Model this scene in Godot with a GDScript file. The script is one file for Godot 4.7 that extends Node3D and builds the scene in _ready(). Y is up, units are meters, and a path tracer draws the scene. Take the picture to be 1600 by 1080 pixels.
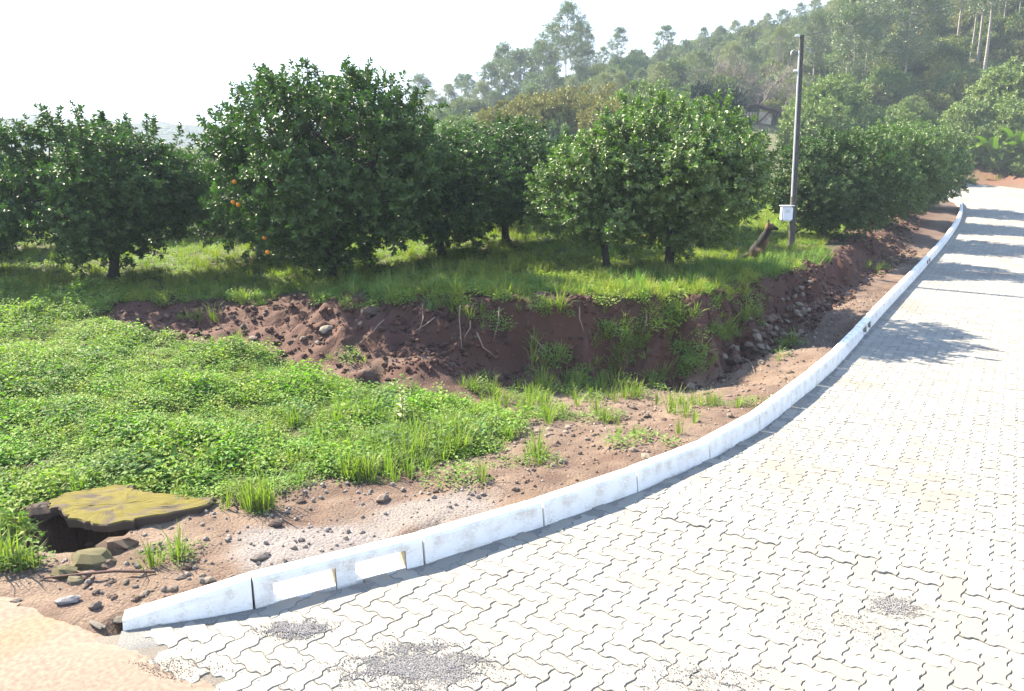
extends Node3D

# ------------------------------------------------------------------ measures
const EYE := Vector3(0, 2.4, 0)
const PITCH := 0.22131          # camera looks down by 12.68 degrees
const FX0 := -9.5               # fine part of the ground
const FX1 := 12.5
const FZ0 := -21.5
const FZ1 := 0.5
const STEP := 0.06
const ROAD_WIDE := 6.4
const UNIT := 0.118             # half a paver
const AXIS_U := Vector2(0.838, 0.545)    # along the rows of pavers
const AXIS_V := Vector2(0.545, -0.838)   # along the road

var rng := RandomNumberGenerator.new()
var noise_a := FastNoiseLite.new()
var noise_b := FastNoiseLite.new()
var noise_c := FastNoiseLite.new()
var taken := {}
var M := {}

# front face of the kerb, from the dirt road to the far bend; the road lies to its right
var kerb_line := PackedVector2Array([
	Vector2(-14, -7.2), Vector2(-6, -5.0), Vector2(-2.98, -4.04), Vector2(-2.1, -3.69), Vector2(-1.45, -3.91), Vector2(-0.98, -4.14), Vector2(-0.49, -4.45),
	Vector2(0.27, -4.98), Vector2(1.31, -5.81), Vector2(2.18, -6.72), Vector2(3.01, -7.85), Vector2(4.18, -9.53), Vector2(6.38, -12.99),
	Vector2(9.51, -17.77), Vector2(13.73, -24.2), Vector2(17.08, -29.52), Vector2(19.25, -33.36), Vector2(20.3, -35.9), Vector2(20.8, -38.4),
	Vector2(20.6, -41.2), Vector2(19.2, -44.6), Vector2(15.5, -48.5), Vector2(9, -52)])
# middle of the cut bank, with half its breadth
var bank_line := PackedVector2Array([
	Vector2(-40, -14), Vector2(-12, -11.8), Vector2(-7, -11.2), Vector2(-5.3, -10.7), Vector2(-3.4, -10.6), Vector2(-2.2, -9.95), Vector2(-1.3, -9.75), Vector2(-0.7, -9.85),
	Vector2(0.43, -10.0), Vector2(1.69, -9.88), Vector2(2.6, -10.15), Vector2(3.6, -11.2), Vector2(4.3, -12.3), Vector2(5.8, -14.4), Vector2(7.8, -17.3),
	Vector2(10.2, -21), Vector2(14, -27), Vector2(17.2, -33), Vector2(18.6, -39), Vector2(16, -44), Vector2(8, -48)])
var bank_wide := PackedFloat32Array([2, 1.6, 1.2, 1.0, 0.95, 0.8, 0.62, 0.5, 0.34, 0.26, 0.25, 0.25, 0.27, 0.32, 0.4, 0.5, 0.5, 0.6, 0.8, 1, 1])
# heights of the low ground: x, z, y
var low_points := [
	[-2.1, -3.95, 0.03], [-1.45, -4.15, 0.02], [-1.0, -4.4, 0.02], [-0.5, -4.75, 0.07], [0.2, -5.3, 0.12], [1.2, -6.1, 0.12], [2.0, -7.0, 0.12], [2.85, -8.2, 0.12], [4.0, -9.9, 0.12],
	[6.1, -13.3, 0.15], [9.2, -18.0, 0.27], [-4, -5.6, 0.03], [-3.2, -5.4, 0.02], [-3, -6.5, 0.05], [-2.2, -5.4, 0.02], [-1.2, -6, 0.03], [-0.2, -6.5, 0.0], [-0.4, -8.7, -0.18],
	[-6, -7, 0.12], [-6, -9, 0.22], [-4, -8, 0.12], [-2.2, -7.5, 0.03], [-2, -8.9, -0.02], [-4, -9.6, 0.18], [-1.6, -8.8, -0.1], [-9, -6.5, 0.12], [-9, -10, 0.36], [-14, -9, 0.3],
	[0.6, -6.5, 0.03], [1.3, -7.7, -0.06], [2.5, -8.5, -0.06], [3.5, -9.7, 0.0], [0, -9.2, -0.25], [1, -9.5, -0.32], [2.2, -9.85, -0.4], [3.1, -10.8, -0.36], [4.1, -12.0, -0.14],
	[5.6, -13.9, 0.02], [7.9, -17, 0.18], [1.5, -8.9, -0.26], [2.5, -9.4, -0.33], [3.9, -11.1, -0.18], [-3, -4.3, 0.0], [-4, -4.7, 0.0], [-2.5, -4.1, 0.0], [12, -22.5, 0.42],
	[16.2, -29.5, 0.8], [19, -36, 1.25]]
var lawn_shape := PackedVector2Array([
	Vector2(-16, -6.6), Vector2(-6, -5.4), Vector2(-4.0, -4.75), Vector2(-3.45, -4.72), Vector2(-3.42, -5.25), Vector2(-3.05, -5.52), Vector2(-2.15, -5.28), Vector2(-1.24, -5.82), Vector2(-0.2, -6.42),
	Vector2(0.15, -7.0), Vector2(-0.2, -7.8), Vector2(-0.5, -8.5), Vector2(-1.5, -8.7), Vector2(-2.3, -8.95), Vector2(-3.0, -9.5), Vector2(-4.3, -9.85), Vector2(-5.2, -10.35), Vector2(-5.9, -10.9), Vector2(-6.2, -12.6), Vector2(-16, -14.5)])
var dirt_edge := PackedVector2Array([Vector2(-2.2, -3.66), Vector2(-1.43, -3.2), Vector2(-0.7, -2.5), Vector2(0.3, -1.2), Vector2(1.5, 0.6), Vector2(3, 3)])

# ------------------------------------------------------------------ helpers for nodes
func numbered(called: String) -> String:
	var k: int = taken.get(called, 0)
	taken[called] = k + 1
	return called if k == 0 else "%s_%03d" % [called, k]

func tag(o: Node, label := "", category := "", group := "", kind := "") -> Node:
	if label: o.set_meta("label", label)
	if category: o.set_meta("category", category)
	if group: o.set_meta("group", group)
	if kind: o.set_meta("kind", kind)
	return o

func thing(called: String, at: Vector3, label: String, category: String, group := "", turn := 0.0) -> Node3D:
	var o := Node3D.new()
	o.name = numbered(called)
	add_child(o)
	o.position = at
	o.rotation.y = turn
	tag(o, label, category, group)
	return o

func part(called: String, mesh: Mesh, mat: Material, parent: Node, at := Transform3D.IDENTITY) -> MeshInstance3D:
	var o := MeshInstance3D.new()
	o.name = called
	o.mesh = mesh
	o.material_override = mat
	o.transform = at
	parent.add_child(o, true)
	return o

func single(called: String, mesh: Mesh, mat: Material, at: Transform3D, label: String, category: String, group := "") -> MeshInstance3D:
	var o := part(numbered(called), mesh, mat, self, at)
	tag(o, label, category, group)
	return o

func scatter(called: String, mesh: Mesh, mat: Material, places: Array, tints: Array, parent: Node) -> MultiMeshInstance3D:
	var mm := MultiMesh.new()
	mm.transform_format = MultiMesh.TRANSFORM_3D
	mm.use_colors = true
	mm.mesh = mesh
	mm.instance_count = places.size()
	for k in places.size():
		mm.set_instance_transform(k, places[k])
		mm.set_instance_color(k, tints[k])
	var o := MultiMeshInstance3D.new()
	o.name = numbered(called) if parent == self else called
	o.multimesh = mm
	o.material_override = mat
	parent.add_child(o, true)
	o.set_meta("kind", "stuff")
	return o

# ------------------------------------------------------------------ helpers for meshes
class Builder:
	var v := PackedVector3Array()
	var n := PackedVector3Array()
	var c := PackedColorArray()
	var i := PackedInt32Array()
	func tri(a: Vector3, b: Vector3, d: Vector3) -> void:
		v.push_back(a); v.push_back(b); v.push_back(d)
	func quad(a: Vector3, b: Vector3, d: Vector3, e: Vector3) -> void:
		tri(a, b, d); tri(a, d, e)
	func box(lo: Vector3, hi: Vector3, t := Transform3D.IDENTITY) -> void:
		var p: Array[Vector3] = []
		for k in 8: p.append(t * Vector3(hi.x if k & 1 else lo.x, hi.y if k & 2 else lo.y, hi.z if k & 4 else lo.z))
		quad(p[0], p[1], p[3], p[2]); quad(p[5], p[4], p[6], p[7]); quad(p[4], p[0], p[2], p[6]); quad(p[1], p[5], p[7], p[3]); quad(p[2], p[3], p[7], p[6]); quad(p[4], p[5], p[1], p[0])
	func tube(path: Array, radii: Array, sides := 6, cap := true) -> void:
		# a smooth tube: shared vertices with normals; needs commit_smooth
		var first := v.size()
		var count := path.size()
		for k in count:
			var along: Vector3 = (path[mini(k + 1, count - 1)] - path[maxi(k - 1, 0)]).normalized()
			var side := along.cross(Vector3(0.31, 0.17, 0.93)).normalized()
			var up := side.cross(along)
			for s in sides:
				var a := TAU * s / sides
				var out := side * cos(a) + up * sin(a)
				v.push_back(path[k] + out * radii[k]); n.push_back(out)
		for k in count - 1:
			for s in sides:
				var a := first + k * sides + s
				var b := first + k * sides + (s + 1) % sides
				for x in [a, b, a + sides, b, b + sides, a + sides]: i.push_back(x)
		if cap:
			v.push_back(path[count - 1]); n.push_back((path[count - 1] - path[count - 2]).normalized())
			for s in sides:
				for x in [first + (count - 1) * sides + s, first + (count - 1) * sides + (s + 1) % sides, v.size() - 1]: i.push_back(x)
	func commit() -> ArrayMesh:
		var a := []
		a.resize(Mesh.ARRAY_MAX)
		a[Mesh.ARRAY_VERTEX] = v
		if n.size() == v.size(): a[Mesh.ARRAY_NORMAL] = n
		if c.size() == v.size(): a[Mesh.ARRAY_COLOR] = c
		if i.size(): a[Mesh.ARRAY_INDEX] = i
		var m := ArrayMesh.new()
		m.add_surface_from_arrays(Mesh.PRIMITIVE_TRIANGLES, a)
		return m

func turned(y: Vector3, spin: float) -> Basis:
	var up := y.normalized()
	var x := up.cross(Vector3(0.13, 0.21, 0.97)).normalized()
	return Basis(x, up, x.cross(up)) * Basis(Vector3.UP, spin)

func leaf(b: Builder, base: Vector3, dir: Vector3, side: Vector3, long: float, wide: float, fold: float, droop := 0.0) -> void:
	var lift := side.cross(dir).normalized()
	var tip := base + dir * long - Vector3(0, droop * long, 0)
	var mid := base + dir * long * 0.48 - Vector3(0, droop * long * 0.25, 0)
	var l := mid + side * wide * 0.5 + lift * fold * wide
	var r := mid - side * wide * 0.5 + lift * fold * wide
	b.tri(base, l, tip); b.tri(base, tip, r)

func sprig(count: int, long: float, wide: float, stem: float, spread: float, droop: float) -> PackedVector3Array:
	var b := Builder.new()
	for k in count:
		var t := (k + 0.5) / count
		var az := k * 2.4 + rng.randf_range(-0.4, 0.4)
		var out: float = spread * rng.randf_range(0.6, 1.15) * (1.0 - 0.35 * t)
		var dir := Vector3(cos(az) * sin(out), cos(out), sin(az) * sin(out))
		var side := Vector3(-sin(az), 0, cos(az)).rotated(dir, rng.randf_range(-0.7, 0.7))
		leaf(b, Vector3(0, t * stem, 0), dir, side, long * rng.randf_range(0.7, 1.2), wide * rng.randf_range(0.75, 1.2), rng.randf_range(0.1, 0.35), droop * rng.randf_range(0.4, 1.4))
	return b.v

func leaf_tints(count: int, warm := 0.15, spread := 0.3) -> PackedColorArray:
	var c := PackedColorArray()
	for k in count:
		var f := rng.randf_range(1.0 - spread, 1.0 + spread)
		var w := rng.randf_range(-warm, warm)
		var tint := Color(f * (1.0 + w), f, f * (1.0 - w))
		for s in 6: c.push_back(tint)
	return c

# ------------------------------------------------------------------ the lie of the land
func hr(d: float) -> float:
	var t := maxf(0.0, d - 8.0)
	return 0.0016 * t * t if t < 22.0 else 0.7744 + 0.0704 * (t - 22.0)

func road_y(x: float, z: float) -> float:
	var y := hr(-z)
	var v := x * AXIS_V.x + z * AXIS_V.y
	if v > 4.6 and v < 8.0:
		var u := x * AXIS_U.x + z * AXIS_U.y
		var rise := smoothstep(4.68, 5.0, v) * (1.0 - smoothstep(5.1, 8.0, v)) * 0.044
		y += rise * smoothstep(-2.3, -1.7, u)
	if v < 14.0:
		y += 0.006 * noise_b.get_noise_2d(x * 22.0, z * 22.0)
	return y

func near_line(line: PackedVector2Array, p: Vector2) -> Array:
	# [signed distance (positive to the right), segment, share]
	var best := 1e9
	var sign_ := 1.0
	var seg := 0
	var share := 0.0
	for k in line.size() - 1:
		var a := line[k]
		var ab := line[k + 1] - a
		var t := clampf((p - a).dot(ab) / ab.length_squared(), 0.0, 1.0)
		var d := p.distance_squared_to(a + ab * t)
		if d < best:
			best = d
			seg = k
			share = t
			sign_ = 1.0 if ab.x * (p.y - a.y) - ab.y * (p.x - a.x) > 0.0 else -1.0
	return [sqrt(best) * sign_, seg, share]

func low_y(x: float, z: float) -> float:
	var sum := 0.0
	var all := 0.0
	for p in low_points:
		var dx: float = x - p[0]
		var dz: float = z - p[1]
		var w := 1.0 / pow(dx * dx + dz * dz + 0.05, 1.7)
		sum += w * p[2]
		all += w
	return sum / all

func rise(x: float, d: float) -> float:
	if d < 44.0: return 0.0
	var a := x / d
	return clampf((a + 0.14) / 0.8, 0.0, 1.1) * 0.34 * (minf(d, 170.0) - 44.0) + 1.6 * noise_c.get_noise_2d(x * 2.0, d * 2.0) * smoothstep(44.0, 60.0, d)

func plateau_y(x: float, d: float) -> float:
	var y := 0.5 + 0.27 * smoothstep(-5.0, -0.5, x) - 0.15 * smoothstep(3.0, 6.0, x) + 0.02 * maxf(0.0, minf(d, 45.0) - 12.0)
	return y

func fields(x: float, z: float) -> Array:
	var p := Vector2(x, z)
	var k := near_line(kerb_line, p)
	var b := near_line(bank_line, p)
	var w: float = lerpf(bank_wide[b[1]], bank_wide[b[1] + 1], b[2])
	return [low_y(x, z), b[0], w, k[0]]

func land(x: float, z: float, f_low: float, f_bank: float, f_wide: float, f_kerb: float) -> float:
	var d := -z
	var up := plateau_y(x, d)
	var edge := -f_bank + 0.26 * noise_a.get_noise_2d(x * 9.0, z * 9.0) + 0.17 * noise_b.get_noise_2d(x * 28.0, z * 28.0) + 0.09 * noise_a.get_noise_2d(x * 75.0, z * 75.0)
	var t := smoothstep(-f_wide, f_wide, edge)
	# the ground left of the road never stands below it far up the road
	if d > 18.0: up = lerpf(up, maxf(up, hr(d) + 0.12), smoothstep(18.0, 26.0, d))
	var low := f_low
	if d > 20.0: low = lerpf(low, hr(d) + 0.05, smoothstep(20.0, 24.0, d))
	var y := lerpf(low, up, t)
	# the spoil heap at the foot of the bank
	var hx := (x + 1.05) / 0.62
	var hz := (z + 9.25) / 0.5
	y += 0.3 * exp(-(hx * hx + hz * hz))
	# burrow under the heap
	hx = (x + 1.68) / 0.13
	hz = (z + 8.95) / 0.2
	y -= 0.34 * exp(-pow(hx * hx + hz * hz, 2.0))
	# pit beside the concrete slab
	hx = (x + 2.98 + 0.25 * (z + 4.9)) / 0.34
	hz = (z + 4.94) / 0.33
	var box := maxf(absf(hx), absf(hz)) + 0.08 * noise_b.get_noise_2d(x * 40.0, z * 40.0)
	y -= 1.05 * (1.0 - smoothstep(0.93, 1.08, box))
	# clods and roughness
	var bare := 0.35 + 0.65 * smoothstep(0.1, 0.5, t) * (1.0 - smoothstep(0.85, 1.0, t))
	y += bare * (0.09 * noise_a.get_noise_2d(x * 30.0, z * 30.0) + 0.055 * noise_b.get_noise_2d(x * 75.0, z * 75.0) + 0.022 * noise_a.get_noise_2d(x * 190.0, z * 190.0))
	if f_kerb > -0.14:
		var over := f_kerb - ROAD_WIDE
		var keep := y
		if over < 0.0:
			y = lerpf(y, road_y(x, z) - 0.12, smoothstep(0.0, 0.25, f_kerb) if x < -2.12 else smoothstep(-0.14, -0.05, f_kerb))
		else:
			var bank := 0.42 * smoothstep(18.0, 30.0, d)
			y = road_y(x, z) - 0.1 + minf(over, 0.15) + minf(maxf(0.0, over - 0.2) * bank, 2.6) + 0.15 * noise_a.get_noise_2d(x * 6.0, z * 6.0)
		if d > 47.0: y = lerpf(y, keep, smoothstep(47.0, 56.0, d))
	if x > -1.5 and x < -0.45 and f_kerb > -0.4 and f_kerb < 0.0: y = lerpf(y, -0.03, smoothstep(-0.4, -0.25, f_kerb) * smoothstep(-1.5, -1.4, x) * smoothstep(-0.45, -0.55, x))
	return y + rise(x, d)

var coarse := []          # four fields every 0.25 m over the fine part
var coarse_nx := 0
var fine := PackedFloat32Array()
var fine_nx := 0
var fine_nz := 0

func coarse_at(x: float, z: float) -> Array:
	var gx := clampf((x - FX0) / 0.25, 0.0, coarse_nx - 1.001)
	var gz := clampf((z - FZ0) / 0.25, 0.0, coarse[0].size() / coarse_nx - 1.001)
	var ix := int(gx)
	var iz := int(gz)
	var fx := gx - ix
	var fz := gz - iz
	var out := [0.0, 0.0, 0.0, 0.0]
	var at := iz * coarse_nx + ix
	for k in 4:
		var a: PackedFloat32Array = coarse[k]
		out[k] = lerpf(lerpf(a[at], a[at + 1], fx), lerpf(a[at + coarse_nx], a[at + coarse_nx + 1], fx), fz)
	return out

func make_fields() -> void:
	coarse_nx = int((FX1 - FX0) / 0.25) + 2
	var nz := int((FZ1 - FZ0) / 0.25) + 2
	for k in 4:
		var a := PackedFloat32Array()
		a.resize(coarse_nx * nz)
		coarse.append(a)
	for iz in nz:
		for ix in coarse_nx:
			var f := fields(FX0 + ix * 0.25, FZ0 + iz * 0.25)
			for k in 4: coarse[k][iz * coarse_nx + ix] = f[k]
	fine_nx = int(round((FX1 - FX0) / STEP)) + 1
	fine_nz = int(round((FZ1 - FZ0) / STEP)) + 1
	fine.resize(fine_nx * fine_nz)
	for iz in fine_nz:
		var z := FZ0 + iz * STEP
		for ix in fine_nx:
			var x := FX0 + ix * STEP
			var f := coarse_at(x, z)
			fine[iz * fine_nx + ix] = land(x, z, f[0], f[1], f[2], f[3])

func in_fine(x: float, z: float, m := 0.0) -> bool:
	return x > FX0 + m and x < FX1 - m and z > FZ0 + m and z < FZ1 - m

func ground_y(x: float, z: float) -> float:
	if in_fine(x, z, 0.01):
		var gx := (x - FX0) / STEP
		var gz := (z - FZ0) / STEP
		var ix := mini(int(gx), fine_nx - 2)
		var iz := mini(int(gz), fine_nz - 2)
		var at := iz * fine_nx + ix
		return lerpf(lerpf(fine[at], fine[at + 1], gx - ix), lerpf(fine[at + fine_nx], fine[at + fine_nx + 1], gx - ix), gz - iz)
	var f := fields(x, z)
	return land(x, z, f[0], f[1], f[2], f[3])

func kerb_distance(x: float, z: float) -> float:
	return coarse_at(x, z)[3] if in_fine(x, z) else near_line(kerb_line, Vector2(x, z))[0]

func on_ground(x: float, z: float, sink := 0.0) -> Vector3:
	return Vector3(x, ground_y(x, z) - sink, z)

func spot(u: float, v: float, sink := 0.0) -> Vector3:
	# the point of the ground that a pixel of the photograph shows
	var xc := (u - 800.0) / 1200.0
	var yc := -(v - 540.0) / 1200.0
	var dir := Vector3(xc, yc * cos(PITCH) - sin(PITCH), -(cos(PITCH) + yc * sin(PITCH)))
	var t := 2.5
	var last := t
	while t < 160.0:
		var p := EYE + dir * t
		if p.y < ground_y(p.x, p.z):
			for k in 8:
				var m := (last + t) * 0.5
				p = EYE + dir * m
				if p.y < ground_y(p.x, p.z): t = m
				else: last = m
			return EYE + dir * t - Vector3(0, sink, 0)
		last = t
		t += 0.06 if t < 20.0 else 0.4
	return EYE + dir * 60.0

func slope_of(x: float, z: float) -> Vector3:
	var e := 0.08
	return Vector3(ground_y(x - e, z) - ground_y(x + e, z), 2.0 * e, ground_y(x, z - e) - ground_y(x, z + e)).normalized()

# ------------------------------------------------------------------ materials
func noise_image(size: int, frequency: float, octaves: int, lo: float, hi: float, seed_ := 1, power := 1.0, kind := FastNoiseLite.TYPE_SIMPLEX_SMOOTH) -> ImageTexture:
	var n := FastNoiseLite.new()
	n.seed = seed_
	n.noise_type = kind
	n.frequency = frequency
	n.fractal_octaves = octaves
	n.fractal_type = FastNoiseLite.FRACTAL_FBM
	var im := n.get_seamless_image(size, size)
	im.convert(Image.FORMAT_L8)
	var bytes := im.get_data()
	for k in bytes.size():
		bytes[k] = int(255.0 * clampf(lerpf(lo, hi, pow(bytes[k] / 255.0, power)), 0.0, 1.0))
	return ImageTexture.create_from_image(Image.create_from_data(size, size, false, Image.FORMAT_L8, bytes))

func stain_image(size: int) -> ImageTexture:
	# white paint with thin grey brown stains and worn specks
	var coarse_noise := FastNoiseLite.new()
	coarse_noise.seed = 31
	coarse_noise.frequency = 0.014
	coarse_noise.fractal_octaves = 5
	var speck_noise := FastNoiseLite.new()
	speck_noise.seed = 32
	speck_noise.frequency = 0.12
	speck_noise.fractal_octaves = 3
	var a := coarse_noise.get_seamless_image(size, size).get_data()
	var b := speck_noise.get_seamless_image(size, size).get_data()
	var out := PackedByteArray()
	out.resize(size * size * 3)
	for k in size * size:
		var t := smoothstep(0.5, 0.95, a[k] / 255.0 * 0.75 + b[k] / 255.0 * 0.4)
		t = 0.55 * t + (0.25 if b[k] > 216 else 0.0)
		out[k * 3] = int(255.0 * lerpf(1.0, 0.72, t))
		out[k * 3 + 1] = int(255.0 * lerpf(1.0, 0.66, t))
		out[k * 3 + 2] = int(255.0 * lerpf(1.0, 0.58, t))
	return ImageTexture.create_from_image(Image.create_from_data(size, size, false, Image.FORMAT_RGB8, out))

func mat(called: String, c: Color, rough := 0.9, tex: Texture2D = null, scale_ := 1.0, bump: Texture2D = null, relief := 0.0, vertex := false, world := true) -> StandardMaterial3D:
	var m := StandardMaterial3D.new()
	m.resource_name = called
	m.albedo_color = c.linear_to_srgb()
	m.roughness = rough
	m.metallic_specular = 0.4
	m.vertex_color_use_as_albedo = vertex
	if tex or bump:
		m.uv1_triplanar = true
		m.uv1_world_triplanar = world
		m.uv1_scale = Vector3.ONE * scale_
		m.albedo_texture = tex
	if bump:
		m.heightmap_enabled = true
		m.heightmap_texture = bump
		m.heightmap_scale = relief
	M[called] = m
	return m

func leaf_mat(called: String, c: Color, through: Color, rough := 0.42, spec := 0.5) -> StandardMaterial3D:
	var m := StandardMaterial3D.new()
	m.resource_name = called
	m.albedo_color = c.linear_to_srgb()
	m.roughness = rough
	m.metallic_specular = spec
	m.vertex_color_use_as_albedo = true
	m.cull_mode = BaseMaterial3D.CULL_DISABLED
	m.backlight_enabled = true
	m.backlight = through
	M[called] = m
	return m

func make_materials() -> void:
	var grain := noise_image(512, 0.06, 5, 0.62, 1.0, 3)
	var rough := noise_image(512, 0.05, 3, 1.0, 0.0, 4, 1.0, FastNoiseLite.TYPE_CELLULAR)
	var fine_ := noise_image(512, 0.16, 4, 0.0, 1.0, 5)
	var speck := noise_image(512, 0.22, 3, 0.72, 1.0, 6)
	var bark := noise_image(256, 0.03, 5, 0.45, 1.0, 7)
	var blotch := noise_image(512, 0.012, 5, 0.6, 1.0, 8)
	mat("soil", Color(1, 1, 1), 0.95, grain, 1.6, rough, 0.9, true)
	mat("dirt_road", Color(1, 1, 1), 0.95, noise_image(512, 0.07, 5, 0.74, 1.0, 14), 0.7, fine_, 0.08, true)
	mat("bed", Color(0.22, 0.195, 0.165), 0.95, grain, 3.0, fine_, 0.6)
	mat("paver", Color(1, 1, 1), 0.9, speck, 2.7, fine_, 0.12, true)
	for k in 4: mat("paver_%d" % k, [Color(0.262, 0.25, 0.22), Color(0.24, 0.23, 0.205), Color(0.285, 0.27, 0.24), Color(0.245, 0.228, 0.198)][k], 0.9, speck, 2.7, fine_, 0.12)
	mat("mortar", Color(0.24, 0.23, 0.215), 0.95, grain, 2.5, fine_, 0.4)
	mat("whitewash", Color(0.72, 0.7, 0.655), 0.85, stain_image(512), 0.9, fine_, 0.15)
	mat("bare_concrete", Color(0.36, 0.32, 0.25), 0.9, grain, 2.0, fine_, 0.4)
	mat("stone", Color(1, 1, 1), 0.9, grain, 4.0, fine_, 0.5, true)
	mat("bark", Color(0.075, 0.062, 0.05), 0.9, bark, 5.0, bark, 1.5)
	mat("pale_bark", Color(0.48, 0.44, 0.39), 0.85, bark, 1.2)
	mat("twig", Color(0.17, 0.145, 0.12), 0.9)
	mat("pole", Color(0.12, 0.115, 0.1), 0.85, bark, 3.0, bark, 0.4)
	mat("steel", Color(0.3, 0.3, 0.3), 0.5).metallic = 0.7
	mat("cable", Color(0.1, 0.1, 0.11), 0.6)
	mat("conduit", Color(0.5, 0.5, 0.48), 0.5)
	mat("meter_case", Color(0.62, 0.65, 0.7), 0.45)
	mat("house_wall", Color(0.72, 0.58, 0.44), 0.9, blotch, 0.6)
	mat("house_wood", Color(0.1, 0.055, 0.045), 0.8, bark, 2.0)
	mat("house_tile", Color(0.17, 0.09, 0.07), 0.85, blotch, 1.5)
	mat("fur", Color(1, 1, 1), 0.9, fine_, 14.0, null, 0.0, true, false)
	mat("orange", Color(0.75, 0.26, 0.02), 0.45)
	mat("root", Color(0.2, 0.14, 0.1), 0.9)
	mat("far_hill", Color(0.035, 0.06, 0.035), 0.95, noise_image(512, 0.05, 5, 0.4, 1.0, 12), 0.02, rough, 300.0)
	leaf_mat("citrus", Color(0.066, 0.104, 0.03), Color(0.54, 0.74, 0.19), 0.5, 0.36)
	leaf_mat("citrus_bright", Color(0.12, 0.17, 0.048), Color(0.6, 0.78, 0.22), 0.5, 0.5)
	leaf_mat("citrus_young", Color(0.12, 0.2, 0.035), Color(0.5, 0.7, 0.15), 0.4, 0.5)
	leaf_mat("eucalyptus", Color(0.165, 0.2, 0.1), Color(0.5, 0.6, 0.32), 0.5, 0.4)
	leaf_mat("eucalyptus_pale", Color(0.23, 0.245, 0.11), Color(0.55, 0.62, 0.3), 0.5, 0.4)
	leaf_mat("olive", Color(0.2, 0.2, 0.05), Color(0.6, 0.58, 0.18), 0.5, 0.4)
	leaf_mat("dark_needle", Color(0.028, 0.044, 0.032), Color(0.14, 0.22, 0.12), 0.5, 0.4)
	leaf_mat("shrub", Color(0.165, 0.215, 0.06), Color(0.55, 0.66, 0.22), 0.5, 0.4)
	leaf_mat("grass", Color(0.2, 0.245, 0.075), Color(0.78, 0.92, 0.3), 0.55, 0.3)
	leaf_mat("clover", Color(0.17, 0.26, 0.06), Color(0.76, 0.93, 0.24), 0.6, 0.25)
	leaf_mat("banana", Color(0.13, 0.19, 0.035), Color(0.6, 0.75, 0.15), 0.4, 0.5)

# ------------------------------------------------------------------ trees
func branch_path(a: Vector3, b: Vector3, sag: float, steps: int) -> Array:
	var out := []
	var side := Vector3(rng.randf_range(-1, 1), rng.randf_range(0, 1), rng.randf_range(-1, 1)) * a.distance_to(b) * sag
	for k in steps + 1:
		var t := float(k) / steps
		out.append(a.lerp(b, t) + side * sin(t * PI))
	return out

func taper(a: float, b: float, steps: int) -> Array:
	var out := []
	for k in steps + 1: out.append(lerpf(a, b, float(k) / steps))
	return out

func add_sprigs(b: Builder, kinds: Array, tints: Array, at: Vector3, axis: Vector3, size: float) -> void:
	var k := rng.randi() % kinds.size()
	var t := Transform3D(turned(axis, rng.randf() * TAU).scaled(Vector3.ONE * size), at)
	b.v.append_array(t * (kinds[k] as PackedVector3Array))
	b.c.append_array(tints[k][rng.randi() % tints[k].size()])

func sprig_set(variants: int, count: int, long: float, wide: float, stem: float, spread: float, droop: float, warm := 0.15, jitter := 0.3) -> Array:
	var kinds := []
	var tints := []
	for k in variants:
		kinds.append(sprig(count, long, wide, stem, spread, droop))
		var t := []
		for q in 4: t.append(leaf_tints(count, warm, jitter))
		tints.append(t)
	return [kinds, tints]

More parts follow.
